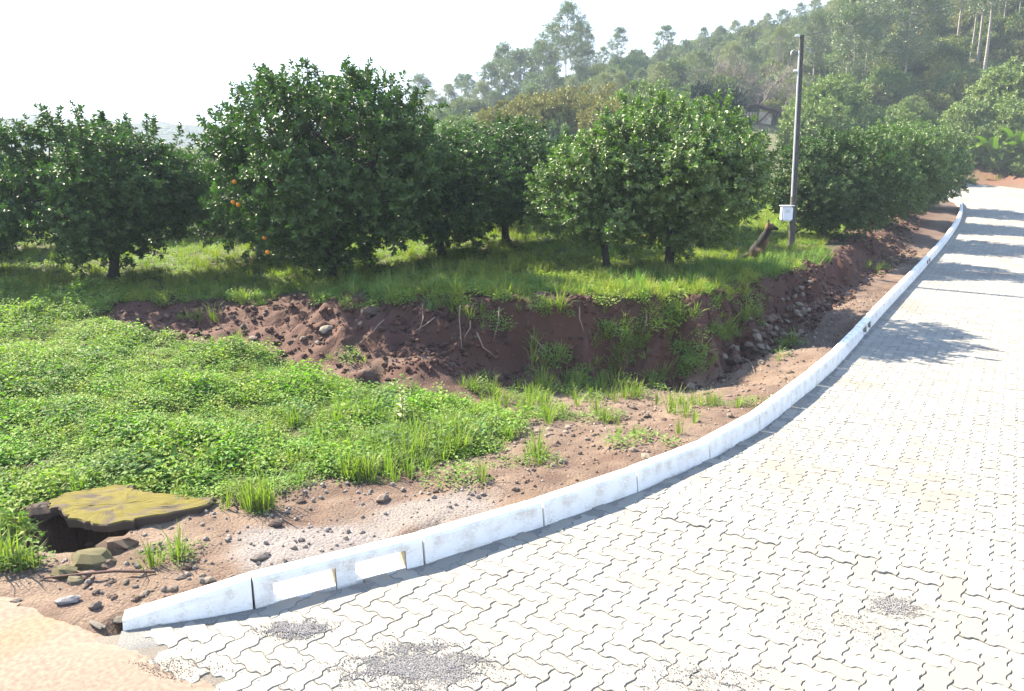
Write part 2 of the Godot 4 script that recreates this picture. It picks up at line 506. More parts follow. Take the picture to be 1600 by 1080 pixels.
# a broad low crown on a short forked trunk; returns [trunk mesh, crown mesh, limb ends]
func make_round_tree(seed_: int, high: float, radius: float, fork: float, hem: float, clumps: int, per_clump: int, clump_size: float, leaves: Array, shoots: int, trunk_r: float, size := 1.0) -> Array:
	rng.seed = seed_
	var wood := Builder.new()
	var crown := Builder.new()
	var top := Vector3(rng.randf_range(-0.1, 0.1), fork, rng.randf_range(-0.1, 0.1))
	wood.tube([Vector3(0, -0.15, 0), Vector3(0, 0.02, 0), Vector3(top.x * 0.3, fork * 0.3, top.z * 0.6), top], [trunk_r * 1.7, trunk_r * 1.35, trunk_r, trunk_r * 0.95], 8)
	var middle := Vector3(0, (high + hem) * 0.5, 0)
	var radii := Vector3(radius, (high - hem) * 0.5, radius)
	var limbs := []
	var n_limbs := 5
	for k in n_limbs:
		var az := TAU * k / n_limbs + rng.randf_range(-0.4, 0.4)
		var end := Vector3(cos(az) * radius * 0.5, lerpf(fork, high, rng.randf_range(0.38, 0.62)), sin(az) * radius * 0.5)
		var path := branch_path(top - Vector3(0, 0.05, 0), end, 0.12, 5)
		wood.tube(path, taper(trunk_r * 0.68, trunk_r * 0.28, 5), 6)
		limbs.append(path)
	for k in clumps:
		var y := 1.0 - 2.0 * (k + 0.5) / clumps
		var az := k * 2.39996 + rng.randf_range(-0.3, 0.3)
		var flat := sqrt(1.0 - y * y)
		var dir := Vector3(cos(az) * flat, y, sin(az) * flat)
		var deep := rng.randf_range(0.58, 0.93) if rng.randf() < 0.8 else rng.randf_range(0.2, 0.55)
		var at := middle + dir * radii * deep
		at.y = maxf(at.y, hem + 0.1)
		var r := clump_size * rng.randf_range(0.7, 1.25)
		var limb: Array = limbs[0]
		for l in limbs:
			if l[3].distance_to(at) < limb[3].distance_to(at): limb = l
		wood.tube(branch_path(limb[rng.randi_range(2, 5)], at, 0.1, 3), taper(trunk_r * 0.22, 0.006, 3), 4)
		for q in per_clump:
			var o := Vector3(rng.randfn(), rng.randfn(), rng.randfn()).normalized()
			var p := at + o * r * pow(rng.randf(), 0.45) * Vector3(1.0, 0.85, 1.0)
			if p.y < hem * 0.7: continue
			var out := (o * 0.8 + (p - middle).normalized() * 0.6 + Vector3(0, 0.45, 0)).normalized()
			add_sprigs(crown, leaves[0], leaves[1], p, out, size * rng.randf_range(0.8, 1.2))
	for k in shoots:
		var az := rng.randf() * TAU
		var lean := sqrt(rng.randf()) * 1.05
		var dir := Vector3(cos(az) * sin(lean), cos(lean), sin(az) * sin(lean))
		var at := middle + dir * radii * 0.92
		var grow := (dir * 0.5 + Vector3(rng.randf_range(-0.2, 0.2), 1.0, rng.randf_range(-0.2, 0.2))).normalized()
		var long := rng.randf_range(0.1, 0.36) * size
		wood.tube([at.lerp(limbs[k % n_limbs][4], 0.7), at, at + grow * long], [0.012, 0.008, 0.004], 3)
		for q in 5: add_sprigs(crown, leaves[0], leaves[1], at + grow * long * q / 4.0, (grow + Vector3(rng.randfn(), rng.randfn(), rng.randfn()) * 0.35).normalized(), size * rng.randf_range(0.7, 1.0))
	return [wood.commit(), crown.commit(), top_of(crown)]

func top_of(b: Builder) -> float:
	var y := 0.0
	for p in b.v: y = maxf(y, p.y)
	return y

# a tall slender tree with loose hanging clumps
func make_tall_tree(seed_: int, high: float, spread: float, from: float, clumps: int, per_clump: int, leaves: Array, clump_size: float) -> Array:
	rng.seed = seed_
	var wood := Builder.new()
	var crown := Builder.new()
	var bend := Vector3(rng.randf_range(-0.5, 0.5), 0, rng.randf_range(-0.5, 0.5))
	var path := []
	for k in 9:
		var t := k / 8.0
		path.append(Vector3(0, -0.3 + t * (high + 0.3), 0) + bend * (t * t + 0.25 * sin(t * 7.0)))
	wood.tube(path, taper(high * 0.0125, 0.02, 8), 6)
	for k in clumps:
		var t := lerpf(from, 1.0, (k + 0.5) / clumps)
		var p0: Vector3 = path[int(t * 7.99)].lerp(path[mini(8, int(t * 7.99) + 1)], fmod(t * 7.99, 1.0))
		var az := k * 2.39996 + rng.randf_range(-0.5, 0.5)
		var shape := sin(clampf((t - from) / (1.0 - from), 0.0, 1.0) * PI * 0.86 + 0.35)
		var out := spread * maxf(0.12, shape) * rng.randf_range(0.5, 1.1)
		var at := p0 + Vector3(cos(az) * out, out * rng.randf_range(0.25, 0.8), sin(az) * out)
		at.y = minf(at.y, high + 0.4)
		wood.tube(branch_path(p0, at, 0.08, 3), taper(high * 0.004, 0.01, 3), 4)
		var r := clump_size * rng.randf_range(0.6, 1.3)
		for q in per_clump:
			var o := Vector3(rng.randfn(), rng.randfn(), rng.randfn()).normalized()
			var p := at + o * r * pow(rng.randf(), 0.5) * Vector3(1.0, 0.7, 1.0)
			add_sprigs(crown, leaves[0], leaves[1], p, (o * 0.7 + Vector3(0, rng.randf_range(-0.7, 0.3), 0)).normalized(), rng.randf_range(0.75, 1.25))
	return [wood.commit(), crown.commit(), top_of(crown)]

func make_bare_tree(seed_: int, high: float, spread: float) -> Mesh:
	rng.seed = seed_
	var b := Builder.new()
	var todo := [[Vector3(0, -0.2, 0), Vector3(0, 1, 0), high * 0.34, high * 0.017, 0]]
	while todo.size():
		var s: Array = todo.pop_back()
		var end: Vector3 = s[0] + s[1] * s[2]
		b.tube(branch_path(s[0], end, 0.06, 2), taper(s[3], s[3] * 0.6, 2), 4 if s[4] < 3 else 3, false)
		if s[4] >= 5: continue
		for k in (3 if s[4] < 4 else 4):
			var dir: Vector3 = (s[1] + Vector3(rng.randfn(), rng.randfn() * 0.6 + 0.25, rng.randfn()) * spread).normalized()
			todo.append([(s[0] as Vector3).lerp(end, rng.randf_range(0.55, 1.0)), dir, s[2] * rng.randf_range(0.62, 0.86), s[3] * 0.58, s[4] + 1])
	return b.commit()

var models := {}

func plant(model: String, called: String, at: Vector3, size: Vector3, turn: float, leaf_material: Material, bark_material: Material, label: String, category: String, group := "") -> Node3D:
	var t := thing(called, at, label, category, group, turn)
	var m: Array = models[model]
	part("trunk", m[0], bark_material, t, Transform3D(Basis.from_scale(size), Vector3.ZERO))
	if m.size() > 1: part("crown", m[1], leaf_material, t, Transform3D(Basis.from_scale(size), Vector3.ZERO))
	return t

func make_models() -> void:
	rng.seed = 11
	var c := sprig_set(8, 12, 0.098, 0.052, 0.14, 1.3, 0.2, 0.14, 0.36)
	models["citrus_a"] = make_round_tree(21, 3.2, 1.9, 0.7, 0.36, 66, 50, 0.42, c, 24, 0.085)
	models["citrus_b"] = make_round_tree(22, 3.55, 2.1, 0.6, 0.22, 78, 54, 0.44, c, 30, 0.1)
	models["citrus_c"] = make_round_tree(23, 3.0, 1.65, 0.7, 0.48, 54, 48, 0.4, c, 20, 0.075)
	models["citrus_d"] = make_round_tree(24, 2.9, 1.75, 0.45, 0.1, 64, 50, 0.43, c, 22, 0.08)
	rng.seed = 12
	var e := sprig_set(6, 9, 0.30, 0.075, 0.35, 1.5, 0.55, 0.12, 0.35)
	models["tall_a"] = make_tall_tree(31, 13.0, 2.3, 0.48, 39, 24, e, 0.85)
	models["tall_b"] = make_tall_tree(32, 11.5, 1.9, 0.42, 34, 24, e, 0.8)
	models["tall_c"] = make_tall_tree(33, 15.0, 2.5, 0.5, 34, 25, e, 0.95)
	models["tall_d"] = make_tall_tree(34, 10.0, 2.2, 0.32, 39, 23, e, 0.8)
	models["tall_e"] = make_tall_tree(35, 14.0, 1.8, 0.42, 37, 21, e, 0.75)
	rng.seed = 13
	var o := sprig_set(6, 10, 0.24, 0.09, 0.25, 1.1, 0.2, 0.14, 0.32)
	models["round_a"] = make_round_tree(41, 6.0, 3.0, 1.4, 0.7, 60, 48, 0.8, o, 30, 0.14)
	models["round_b"] = make_round_tree(42, 5.2, 2.4, 1.2, 0.6, 50, 44, 0.75, o, 24, 0.12)
	rng.seed = 14
	var d := sprig_set(5, 14, 0.3, 0.05, 0.5, 0.55, 0.0, 0.1, 0.3)
	models["needle"] = make_round_tree(43, 5.6, 2.1, 1.4, 1.2, 60, 60, 0.55, d, 40, 0.16)
	models["bare_a"] = [make_bare_tree(51, 7.0, 0.42)]
	models["bare_b"] = [make_bare_tree(52, 6.0, 0.55)]
	rng.seed = 15
	var b := sprig_set(5, 9, 0.16, 0.07, 0.2, 1.2, 0.2, 0.16, 0.34)
	models["bush_a"] = make_round_tree(61, 1.5, 1.0, 0.2, 0.02, 34, 36, 0.42, b, 26, 0.035)
	models["bush_b"] = make_round_tree(62, 2.2, 1.15, 0.25, 0.02, 40, 38, 0.46, b, 30, 0.04)

# ------------------------------------------------------------------ build
func _ready() -> void:
	# camera
	var cam := Camera3D.new()
	cam.name = "camera"
	cam.fov = 48.455
	cam.near = 0.05
	cam.far = 4000.0
	add_child(cam)
	cam.position = EYE
	cam.rotation.x = -PITCH
	cam.current = true
	# sky, air and exposure
	var sky_look := ProceduralSkyMaterial.new()
	sky_look.sky_top_color = Color(0.60, 0.72, 0.90)
	sky_look.sky_horizon_color = Color(0.93, 0.97, 1.0)
	sky_look.sky_curve = 0.16
	sky_look.sky_energy_multiplier = 1.0
	sky_look.ground_bottom_color = Color(0.25, 0.25, 0.22)
	sky_look.ground_horizon_color = Color(0.8, 0.85, 0.88)
	sky_look.sun_angle_max = 40.0
	sky_look.sun_curve = 0.12
	var env := Environment.new()
	env.background_mode = Environment.BG_SKY
	env.sky = Sky.new()
	env.sky.sky_material = sky_look
	env.background_energy_multiplier = 0.5
	env.tonemap_mode = Environment.TONE_MAPPER_LINEAR
	env.tonemap_exposure = 5.8
	env.sdfgi_enabled = true
	env.ssao_enabled = true
	env.ssil_enabled = true
	env.fog_enabled = true
	env.fog_density = 0.00095
	env.fog_light_color = Color(0.86, 0.93, 1.0)
	var around := WorldEnvironment.new()
	around.name = "surroundings"
	around.environment = env
	add_child(around)
	# sun: behind the orchard, to the left
	var sun := DirectionalLight3D.new()
	sun.name = "sun"
	sun.light_energy = 1.6
	sun.light_color = Color(1.0, 0.95, 0.86)
	sun.light_angular_distance = 0.5
	sun.shadow_enabled = true
	add_child(sun)
	sun.look_at_from_position(Vector3(-0.80 * 0.743, 0.669, -0.60 * 0.743) * 50.0, Vector3.ZERO)

	noise_a.seed = 5; noise_a.frequency = 0.05; noise_a.fractal_octaves = 3
	noise_b.seed = 9; noise_b.frequency = 0.06; noise_b.fractal_octaves = 2
	noise_c.seed = 17; noise_c.frequency = 0.02; noise_c.fractal_octaves = 3
	make_materials()
	make_fields()
	print("fields ", Time.get_ticks_msec())
	build_ground()
	build_hills()
	build_dirt_road()
	build_road()
	build_kerb()
	print("road ", Time.get_ticks_msec())
	make_models()
	print("models ", Time.get_ticks_msec())
	build_orchard()
	build_hillside()
	build_roadside()
	print("trees ", Time.get_ticks_msec())
	build_house()
	build_pole()
	build_dog()
	build_slab()
	build_stones()
	build_undergrowth()
	print("done ", Time.get_ticks_msec())

# ------------------------------------------------------------------ ground
func soil_color(x: float, z: float, f: Array) -> Color:
	var d := -z
	var jx := x + 0.22 * noise_a.get_noise_2d(x * 16.0, z * 16.0) + 0.12 * noise_b.get_noise_2d(x * 40.0, z * 40.0)
	var jz := z + 0.22 * noise_a.get_noise_2d(x * 16.0 + 90.0, z * 16.0) + 0.12 * noise_b.get_noise_2d(x * 40.0 + 70.0, z * 40.0)
	var patch := 0.5 + 0.5 * noise_a.get_noise_2d(x * 7.0 + 30.0, z * 7.0)
	var red := Color(0.07, 0.03, 0.021).lerp(Color(0.115, 0.055, 0.038), patch)
	var shoulder := Color(0.088, 0.05, 0.034).lerp(Color(0.2, 0.142, 0.103), clampf(patch + 0.45 * noise_b.get_noise_2d(x * 45.0, z * 45.0), 0.0, 1.0))
	var grey := Color(0.2, 0.18, 0.17)
	var orchard := Color(0.07, 0.075, 0.028).lerp(Color(0.07, 0.05, 0.03), patch)
	if f[3] > ROAD_WIDE and f[3] < ROAD_WIDE + 3.5 + 2.0 * patch and d > 15.0 and d < 54.0: return Color(0.17, 0.08, 0.052).lerp(Color(0.13, 0.1, 0.055), patch * patch)
	if d > 44.0: return Color(0.1, 0.1, 0.05)
	var bank: float = -f[1] / f[2]
	var c := shoulder
	if bank > -1.1:
		c = c.lerp(red, smoothstep(-1.3, -0.5, bank + 0.6 * (patch - 0.5)))
		c = c.lerp(orchard, smoothstep(0.75, 1.25, bank + 0.7 * (patch - 0.5)))
	elif x < 0.9 and f[1] > 0.0 and d > 7.0:
		c = c.lerp(red, smoothstep(-3.0, -1.2, bank))
	if Geometry2D.is_point_in_polygon(Vector2(jx, jz), lawn_shape) and bank < 1.0:
		c = Color(0.075, 0.07, 0.03)
	var near := Vector2(jx + 1.25, (jz + 4.62) * 1.6).length()
	if near < 0.75: c = c.lerp(grey, 1.0 - smoothstep(0.45, 0.75, near))
	near = Vector2(jx + 0.55, (jz + 5.05) * 1.8).length()
	if near < 0.65: c = c.lerp(grey, 0.8 * (1.0 - smoothstep(0.35, 0.65, near)))
	return c

func build_ground() -> void:
	var b := Builder.new()
	for iz in fine_nz:
		var z := FZ0 + iz * STEP
		for ix in fine_nx:
			var x := FX0 + ix * STEP
			b.v.push_back(Vector3(x, fine[iz * fine_nx + ix], z))
			b.c.push_back(soil_color(x, z, coarse_at(x, z)))
	for iz in fine_nz - 1:
		for ix in fine_nx - 1:
			var a := iz * fine_nx + ix
			for k in [a, a + 1, a + fine_nx, a + 1, a + fine_nx + 1, a + fine_nx]: b.i.push_back(k)
	grid(b, -46.0, 62.0, -92.0, 12.0, 0.8, Rect2(FX0, FZ0, FX1 - FX0, FZ1 - FZ0), 0.0)
	grid(b, -1200.0, 1200.0, -1200.0, 400.0, 16.0, Rect2(-46, -92, 108, 104), 0.5)
	var st := SurfaceTool.new()
	st.create_from(b.commit(), 0)
	st.generate_normals()
	var o := part("ground", st.commit(), M.soil, self)
	tag(o, "red brown earth with a cut bank below the orchard", "ground", "", "structure")

func grid(b: Builder, x0: float, x1: float, z0: float, z1: float, s: float, hole: Rect2, lower: float) -> void:
	var nx := int((x1 - x0) / s) + 1
	var nz := int((z1 - z0) / s) + 1
	var first := b.v.size()
	var inner := hole.grow(-s)
	for iz in nz:
		var z := z0 + iz * s
		for ix in nx:
			var x := x0 + ix * s
			if inner.has_point(Vector2(x, z)) and inner.grow(-s).has_point(Vector2(x, z)):
				b.v.push_back(Vector3(x, -2, z)); b.c.push_back(Color.BLACK)
				continue
			var y := 0.0
			var c := Color(0.09, 0.1, 0.05)
			if lower > 0.0:
				y = plateau_y(x, 45.0) + rise(x, -z) - lower if -z > 40.0 else minf(0.4, 0.0) - lower
			else:
				var f := fields(x, z)
				y = land(x, z, f[0], f[1], f[2], f[3]) - lower
				c = soil_color(x, z, f)
				if hole.has_point(Vector2(x, z)): y -= 0.06
			b.v.push_back(Vector3(x, y, z))
			b.c.push_back(c)
	for iz in nz - 1:
		for ix in nx - 1:
			if inner.has_point(Vector2(x0 + ix * s, z0 + iz * s)) and inner.has_point(Vector2(x0 + (ix + 1) * s, z0 + (iz + 1) * s)): continue
			var a := first + iz * nx + ix
			for k in [a, a + 1, a + nx, a + 1, a + nx + 1, a + nx]: b.i.push_back(k)

func build_hills() -> void:
	var b := Builder.new()
	var nx := 150
	for iz in 12:
		for ix in nx + 1:
			var x := -700.0 + ix * 7.0
			var z := -190.0 - iz * 14.0
			var crest := 25.5 + 5.0 * noise_c.get_noise_2d(x * 0.5, 5.0) - 0.012 * (x + 120.0)
			var y: float = crest * sin(minf(iz, 8.0) / 8.0 * PI * 0.5) - 4.0 + 3.0 * noise_b.get_noise_2d(x * 1.6, z * 1.6)
			b.v.push_back(Vector3(x, y, z))
	for iz in 11:
		for ix in nx:
			var a := iz * (nx + 1) + ix
			for k in [a, a + nx + 1, a + 1, a + 1, a + nx + 1, a + nx + 2]: b.i.push_back(k)
	var st := SurfaceTool.new()
	st.create_from(b.commit(), 0)
	st.generate_normals()
	tag(part("hills", st.commit(), M.far_hill, self), "distant wooded hills in blue haze", "hills", "", "structure")

func dirt_side(x: float, z: float) -> float:
	# positive on the paved side of the edge between dirt road and pavers
	return -near_line(dirt_edge, Vector2(x, z))[0]

func build_dirt_road() -> void:
	var b := Builder.new()
	var index := {}
	var s := 0.07
	for iz in 96:
		for ix in 130:
			var x := -7.5 + ix * s
			var z := -5.6 + iz * s
			var k := kerb_distance(x, z)
			var e := -dirt_side(x, z)
			var wob := 0.05 * noise_b.get_noise_2d(x * 25.0, z * 25.0) + 0.1 * noise_a.get_noise_2d(x * 11.0, z * 11.0)
			if k < -0.12 + wob or e < -0.6: continue
			var low := minf(smoothstep(-0.12, 0.15, k - wob), 1.0)
			var y: float = lerpf(ground_y(x, z) - 0.02, road_y(x, z) + 0.012 + 0.012 * noise_a.get_noise_2d(x * 12.0, z * 12.0) - 0.026 * (1.0 - smoothstep(-0.1 + wob, 0.2 + wob, e)), low)
			index[Vector2i(ix, iz)] = b.v.size()
			b.v.push_back(Vector3(x, y, z))
			var p := 0.5 + 0.5 * noise_a.get_noise_2d(x * 8.0 + 50.0, z * 8.0)
			var q := 0.5 + 0.5 * noise_b.get_noise_2d(x * 22.0, z * 22.0)
			var c := Color(0.165, 0.12, 0.09).lerp(Color(0.225, 0.172, 0.135), p)
			var red := Vector2((x + 2.75 + 0.5 * (z + 3.5)) / 0.35, (z + 3.5) / 0.5).length() + 0.8 * (q - 0.5)
			c = c.lerp(Color(0.27, 0.14, 0.085), 0.8 * (1.0 - smoothstep(0.3, 1.0, red)))
			b.c.push_back(c)
	for key: Vector2i in index:
		var r := key + Vector2i(1, 0)
		var dn := key + Vector2i(0, 1)
		var dg := key + Vector2i(1, 1)
		if index.has(r) and index.has(dn):
			for k in [key, r, dn]: b.i.push_back(index[k])
		if index.has(r) and index.has(dn) and index.has(dg):
			for k in [r, dg, dn]: b.i.push_back(index[k])
	var st := SurfaceTool.new()
	st.create_from(b.commit(), 0)
	st.generate_normals()
	tag(part("dirt_road", st.commit(), M.dirt_road, self), "pale compacted dirt road meeting the pavers", "dirt road", "", "structure")

# ------------------------------------------------------------------ paved road
func paver_mesh() -> ArrayMesh:
	# two unit squares whose every unit edge carries the same zigzag, so that the pieces interlock
	var a := 0.085
	var wave := [[0.0, 0.0], [0.2, a], [0.42, a], [0.58, -a], [0.8, -a]]
	var pts: Array[Vector2] = []
	for e in [[Vector2(0, 0), Vector2(1, 0), 1], [Vector2(1, 0), Vector2(2, 0), 1], [Vector2(2, 0), Vector2(2, 1), 1], [Vector2(2, 1), Vector2(1, 1), -1], [Vector2(1, 1), Vector2(0, 1), -1], [Vector2(0, 1), Vector2(0, 0), -1]]:
		var p0: Vector2 = e[0]
		var dir: Vector2 = e[1] - e[0]
		var horizontal := absf(dir.x) > 0.5
		for w in wave:
			var off: float = w[1]
			# the profile belongs to the edge of the grid, so it is read backwards when the outline runs backwards
			if e[2] < 0: off = -w[1]
			var shift := Vector2(0, off) if horizontal else Vector2(-off, 0)
			pts.append(p0 + dir * w[0] + shift)
	var n := pts.size()
	var ring := func(inset: float, y: float) -> Array:
		var out := []
		for k in n:
			var t := (pts[(k + 1) % n] - pts[(k + n - 1) % n]).normalized()
			var inward := Vector2(-t.y, t.x)
			var p := (pts[k] - Vector2(1, 0.5)) * UNIT + inward * inset
			out.append(Vector3(p.x, y, p.y))
		return out
	var top: Array = ring.call(0.0056, 0.0)
	var rim: Array = ring.call(0.0027, -0.003)
	var foot: Array = ring.call(0.0027, -0.05)
	var b := Builder.new()
	var mid_a := Vector3(-0.5 * UNIT, 0, 0)
	var mid_b := Vector3(0.5 * UNIT, 0, 0)
	for k in n:
		var q := (k + 1) % n
		var c: Vector3 = mid_a if (top[k].x + top[q].x) < 0.0 else mid_b
		b.tri(top[k], top[q], c)
		b.quad(rim[k], rim[q], top[q], top[k])
		b.quad(foot[k], foot[q], rim[q], rim[k])
	var cross_a: Vector3 = top[0]
	for k in n:
		var q := (k + 1) % n
		if (top[k].x + top[q].x) < 0.0 != ((top[q].x + top[(q + 1) % n].x) < 0.0): b.tri(top[q], mid_b, mid_a)
	return b.commit()

func bed_depth(x: float, z: float) -> float:
	var v := x * AXIS_V.x + z * AXIS_V.y
	return 0.04 if v > 4.3 and v < 5.5 else 0.0068

func build_road() -> void:
	# bed of sand and grit under the pavers
	var b := Builder.new()
	var rows := 260
	var cols := 24
	var line := resample(kerb_line.slice(3), 0.26)
	rows = line.size()
	for k in rows:
		var p: Vector2 = line[k]
		var t: Vector2 = ((line[mini(k + 1, rows - 1)] as Vector2) - (line[maxi(k - 1, 0)] as Vector2)).normalized()
		var right := Vector2(-t.y, t.x)
		for c in cols + 1:
			var q := p + right * (ROAD_WIDE * c / cols)
			b.v.push_back(Vector3(q.x, road_y(q.x, q.y) - bed_depth(q.x, q.y), q.y))
	for k in rows - 1:
		for c in cols:
			var a := k * (cols + 1) + c
			for x in [a, a + cols + 1, a + 1, a + 1, a + cols + 1, a + cols + 2]: b.i.push_back(x)
	# the mouth of the road, beside the dirt road
	var first := b.v.size()
	for iz in 24:
		for ix in 30:
			var x := -2.2 + ix * 0.28
			var z := -4.2 + iz * 0.28
			var ok := kerb_distance(x, z) > -0.02 and dirt_side(x, z) > -0.35
			b.v.push_back(Vector3(x, road_y(x, z) - (bed_depth(x, z) + 0.001 if ok else 0.13), z))
	for iz in 23:
		for ix in 29:
			var a := first + iz * 30 + ix
			for x in [a, a + 1, a + 30, a + 1, a + 31, a + 30]: b.i.push_back(x)
	var st := SurfaceTool.new()
	st.create_from(b.commit(), 0)
	st.generate_normals()
	var road := part("road", st.commit(), M.bed, self)
	tag(road, "pale road paved with interlocking zigzag concrete blocks", "road", "", "structure")
	# mortar between the kerb and the cut edge of the paving
	var strip := Builder.new()
	var edge_line := resample(kerb_line.slice(3), 0.12)
	for k in edge_line.size():
		var p: Vector2 = edge_line[k]
		var t: Vector2 = ((edge_line[mini(k + 1, edge_line.size() - 1)] as Vector2) - (edge_line[maxi(k - 1, 0)] as Vector2)).normalized()
		for c in [0.0, 0.1, 0.2, 0.23]:
			var q: Vector2 = p + Vector2(-t.y, t.x) * c
			strip.v.push_back(Vector3(q.x, road_y(q.x, q.y) - (0.005 if c < 0.22 else 0.03) + 0.002 * noise_b.get_noise_2d(q.x * 60.0, q.y * 60.0), q.y))
	for k in edge_line.size() - 1:
		for c in 3:
			var a := k * 4 + c
			for x in [a, a + 4, a + 1, a + 1, a + 4, a + 5]: strip.i.push_back(x)
	var st2 := SurfaceTool.new()
	st2.create_from(strip.commit(), 0)
	st2.generate_normals()
	part("mortar_strip", st2.commit(), M.mortar, road)
	# the blocks, in a herringbone
	rng.seed = 77
	var mesh := paver_mesh()
	var places := []
	for j in range(-14, 470):
		for i in range(-70, 130):
			var m := posmod(i - j, 4)
			if m != 0 and m != 3: continue
			var uv := Vector2(i + 1.0, j + 0.5) if m == 0 else Vector2(i + 0.5, j + 1.0)
			var w := AXIS_U * uv.x * UNIT + AXIS_V * (uv.y * UNIT - 0.016)
			if w.y > 1.0 or w.y < -47.0 or w.x < -1.95 or w.x > 32.0: continue
			var near := Vector3(w.x, -2.4, w.y)
			var k := kerb_distance(w.x, w.y)
			if k < 0.035 or k > ROAD_WIDE - 0.1:
				if k < 0.035 or not (w.y > -8.0 and k < 9.0): continue
			var e := dirt_side(w.x, w.y) if w.y > -4.5 and w.x < 3.5 else 9.0
			if e < 0.05 + 0.1 * noise_b.get_noise_2d(w.x * 30.0, w.y * 30.0): continue
			var along := AXIS_U if m == 0 else AXIS_V
			var y := road_y(w.x, w.y)
			var ex := 0.055 if m != 0 else 0.11
			var ez := 0.11 if m != 0 else 0.055
			var pu := w + AXIS_U * ex
			var mu := w - AXIS_U * ex
			var pv := w + AXIS_V * ez
			var mv := w - AXIS_V * ez
			var du := Vector3(AXIS_U.x * 2.0 * ex, road_y(pu.x, pu.y) - road_y(mu.x, mu.y), AXIS_U.y * 2.0 * ex).normalized()
			var dv := Vector3(AXIS_V.x * 2.0 * ez, road_y(pv.x, pv.y) - road_y(mv.x, mv.y), AXIS_V.y * 2.0 * ez)
			var up := du.cross(dv).normalized()
			if up.y < 0.0: up = -up
			up = (up + Vector3(rng.randfn(), 0, rng.randfn()) * 0.011).normalized()
			var ax := Vector3(along.x, 0, along.y)
			ax = (ax - up * ax.dot(up)).normalized().rotated(up, rng.randfn() * 0.008)
			y = 0.25 * (road_y(pu.x, pu.y) + road_y(mu.x, mu.y) + road_y(pv.x, pv.y) + road_y(mv.x, mv.y)) + rng.randfn() * 0.0012
			var t := Transform3D(Basis(ax, up, ax.cross(up)), Vector3(w.x, y, w.y))
			# how large it shows: nearness, blocks out of the frame last
			var far := Vector2(w.x, w.y).length()
			var seen_ := absf(w.x / maxf(0.01, -w.y)) < 0.69 and -w.y > 3.0
			places.append([far + (0.0 if seen_ else 1000.0), t])
	places.sort_custom(func(p, q): return p[0] < q[0])
	var rest := []
	var tints := []
	for k in places.size():
		var t: Transform3D = places[k][1]
		if k < 300:
			part("paver", mesh, M["paver_%d" % (rng.randi() % 4)], road, t)
			continue
		var f := 0.265 * rng.randf_range(0.84, 1.12)
		var dirt := smoothstep(0.15, 0.6, noise_a.get_noise_2d(t.origin.x * 9.0 + 200.0, t.origin.z * 9.0)) * 0.45
		rest.append(t)
		tints.append(Color(f, f * 0.955, f * 0.85).lerp(Color(0.19, 0.15, 0.12), dirt))
	scatter("paving_blocks", mesh, M.paver, rest, tints, road)
	print("pavers ", places.size())

func resample(line: PackedVector2Array, step_: float) -> Array:
	var curve := Curve2D.new()
	for k in line.size():
		var a := line[maxi(k - 1, 0)]
		var c := line[mini(k + 1, line.size() - 1)]
		var handle := (c - a) / 6.0
		curve.add_point(line[k], -handle, handle)
	curve.bake_interval = 0.02
	var out := []
	var long := curve.get_baked_length()
	var at := 0.0
	while at < long:
		out.append(curve.sample_baked(at))
		at += step_
	return out

# ------------------------------------------------------------------ kerb
const KERB := [[0.0, -0.12], [0.0, 0.0], [0.0135, 0.115], [0.018, 0.15], [0.031, 0.169], [0.108, 0.172], [0.119, 0.163], [0.124, 0.115], [0.124, -0.12]]

func kerb_prism(b: Builder, p0: Vector3, p1: Vector3, back: Vector3, t0: float, t1: float, part_of: Array, high0 := 1.0, high1 := 1.0) -> void:
	# a stretch of the section part_of, between shares t0 and t1 of the block; back points away from the road
	var n := part_of.size()
	var ends := []
	for e in [[t0, lerpf(high0, high1, t0)], [t1, lerpf(high0, high1, t1)]]:
		var ring := []
		for s in part_of:
			var y: float = s[1] * (e[1] if s[1] > 0.0 else 1.0)
			ring.append(p0.lerp(p1, e[0]) + back * s[0] + Vector3(0, y, 0))
		ends.append(ring)
	for k in n:
		var q := (k + 1) % n
		b.quad(ends[0][k], ends[1][k], ends[1][q], ends[0][q])
	var mid0 := Vector3.ZERO
	var mid1 := Vector3.ZERO
	for k in n:
		mid0 += ends[0][k] / n
		mid1 += ends[1][k] / n
	for k in n:
		var q := (k + 1) % n
		b.tri(ends[0][k], ends[0][q], mid0)
		b.tri(ends[1][q], ends[1][k], mid1)

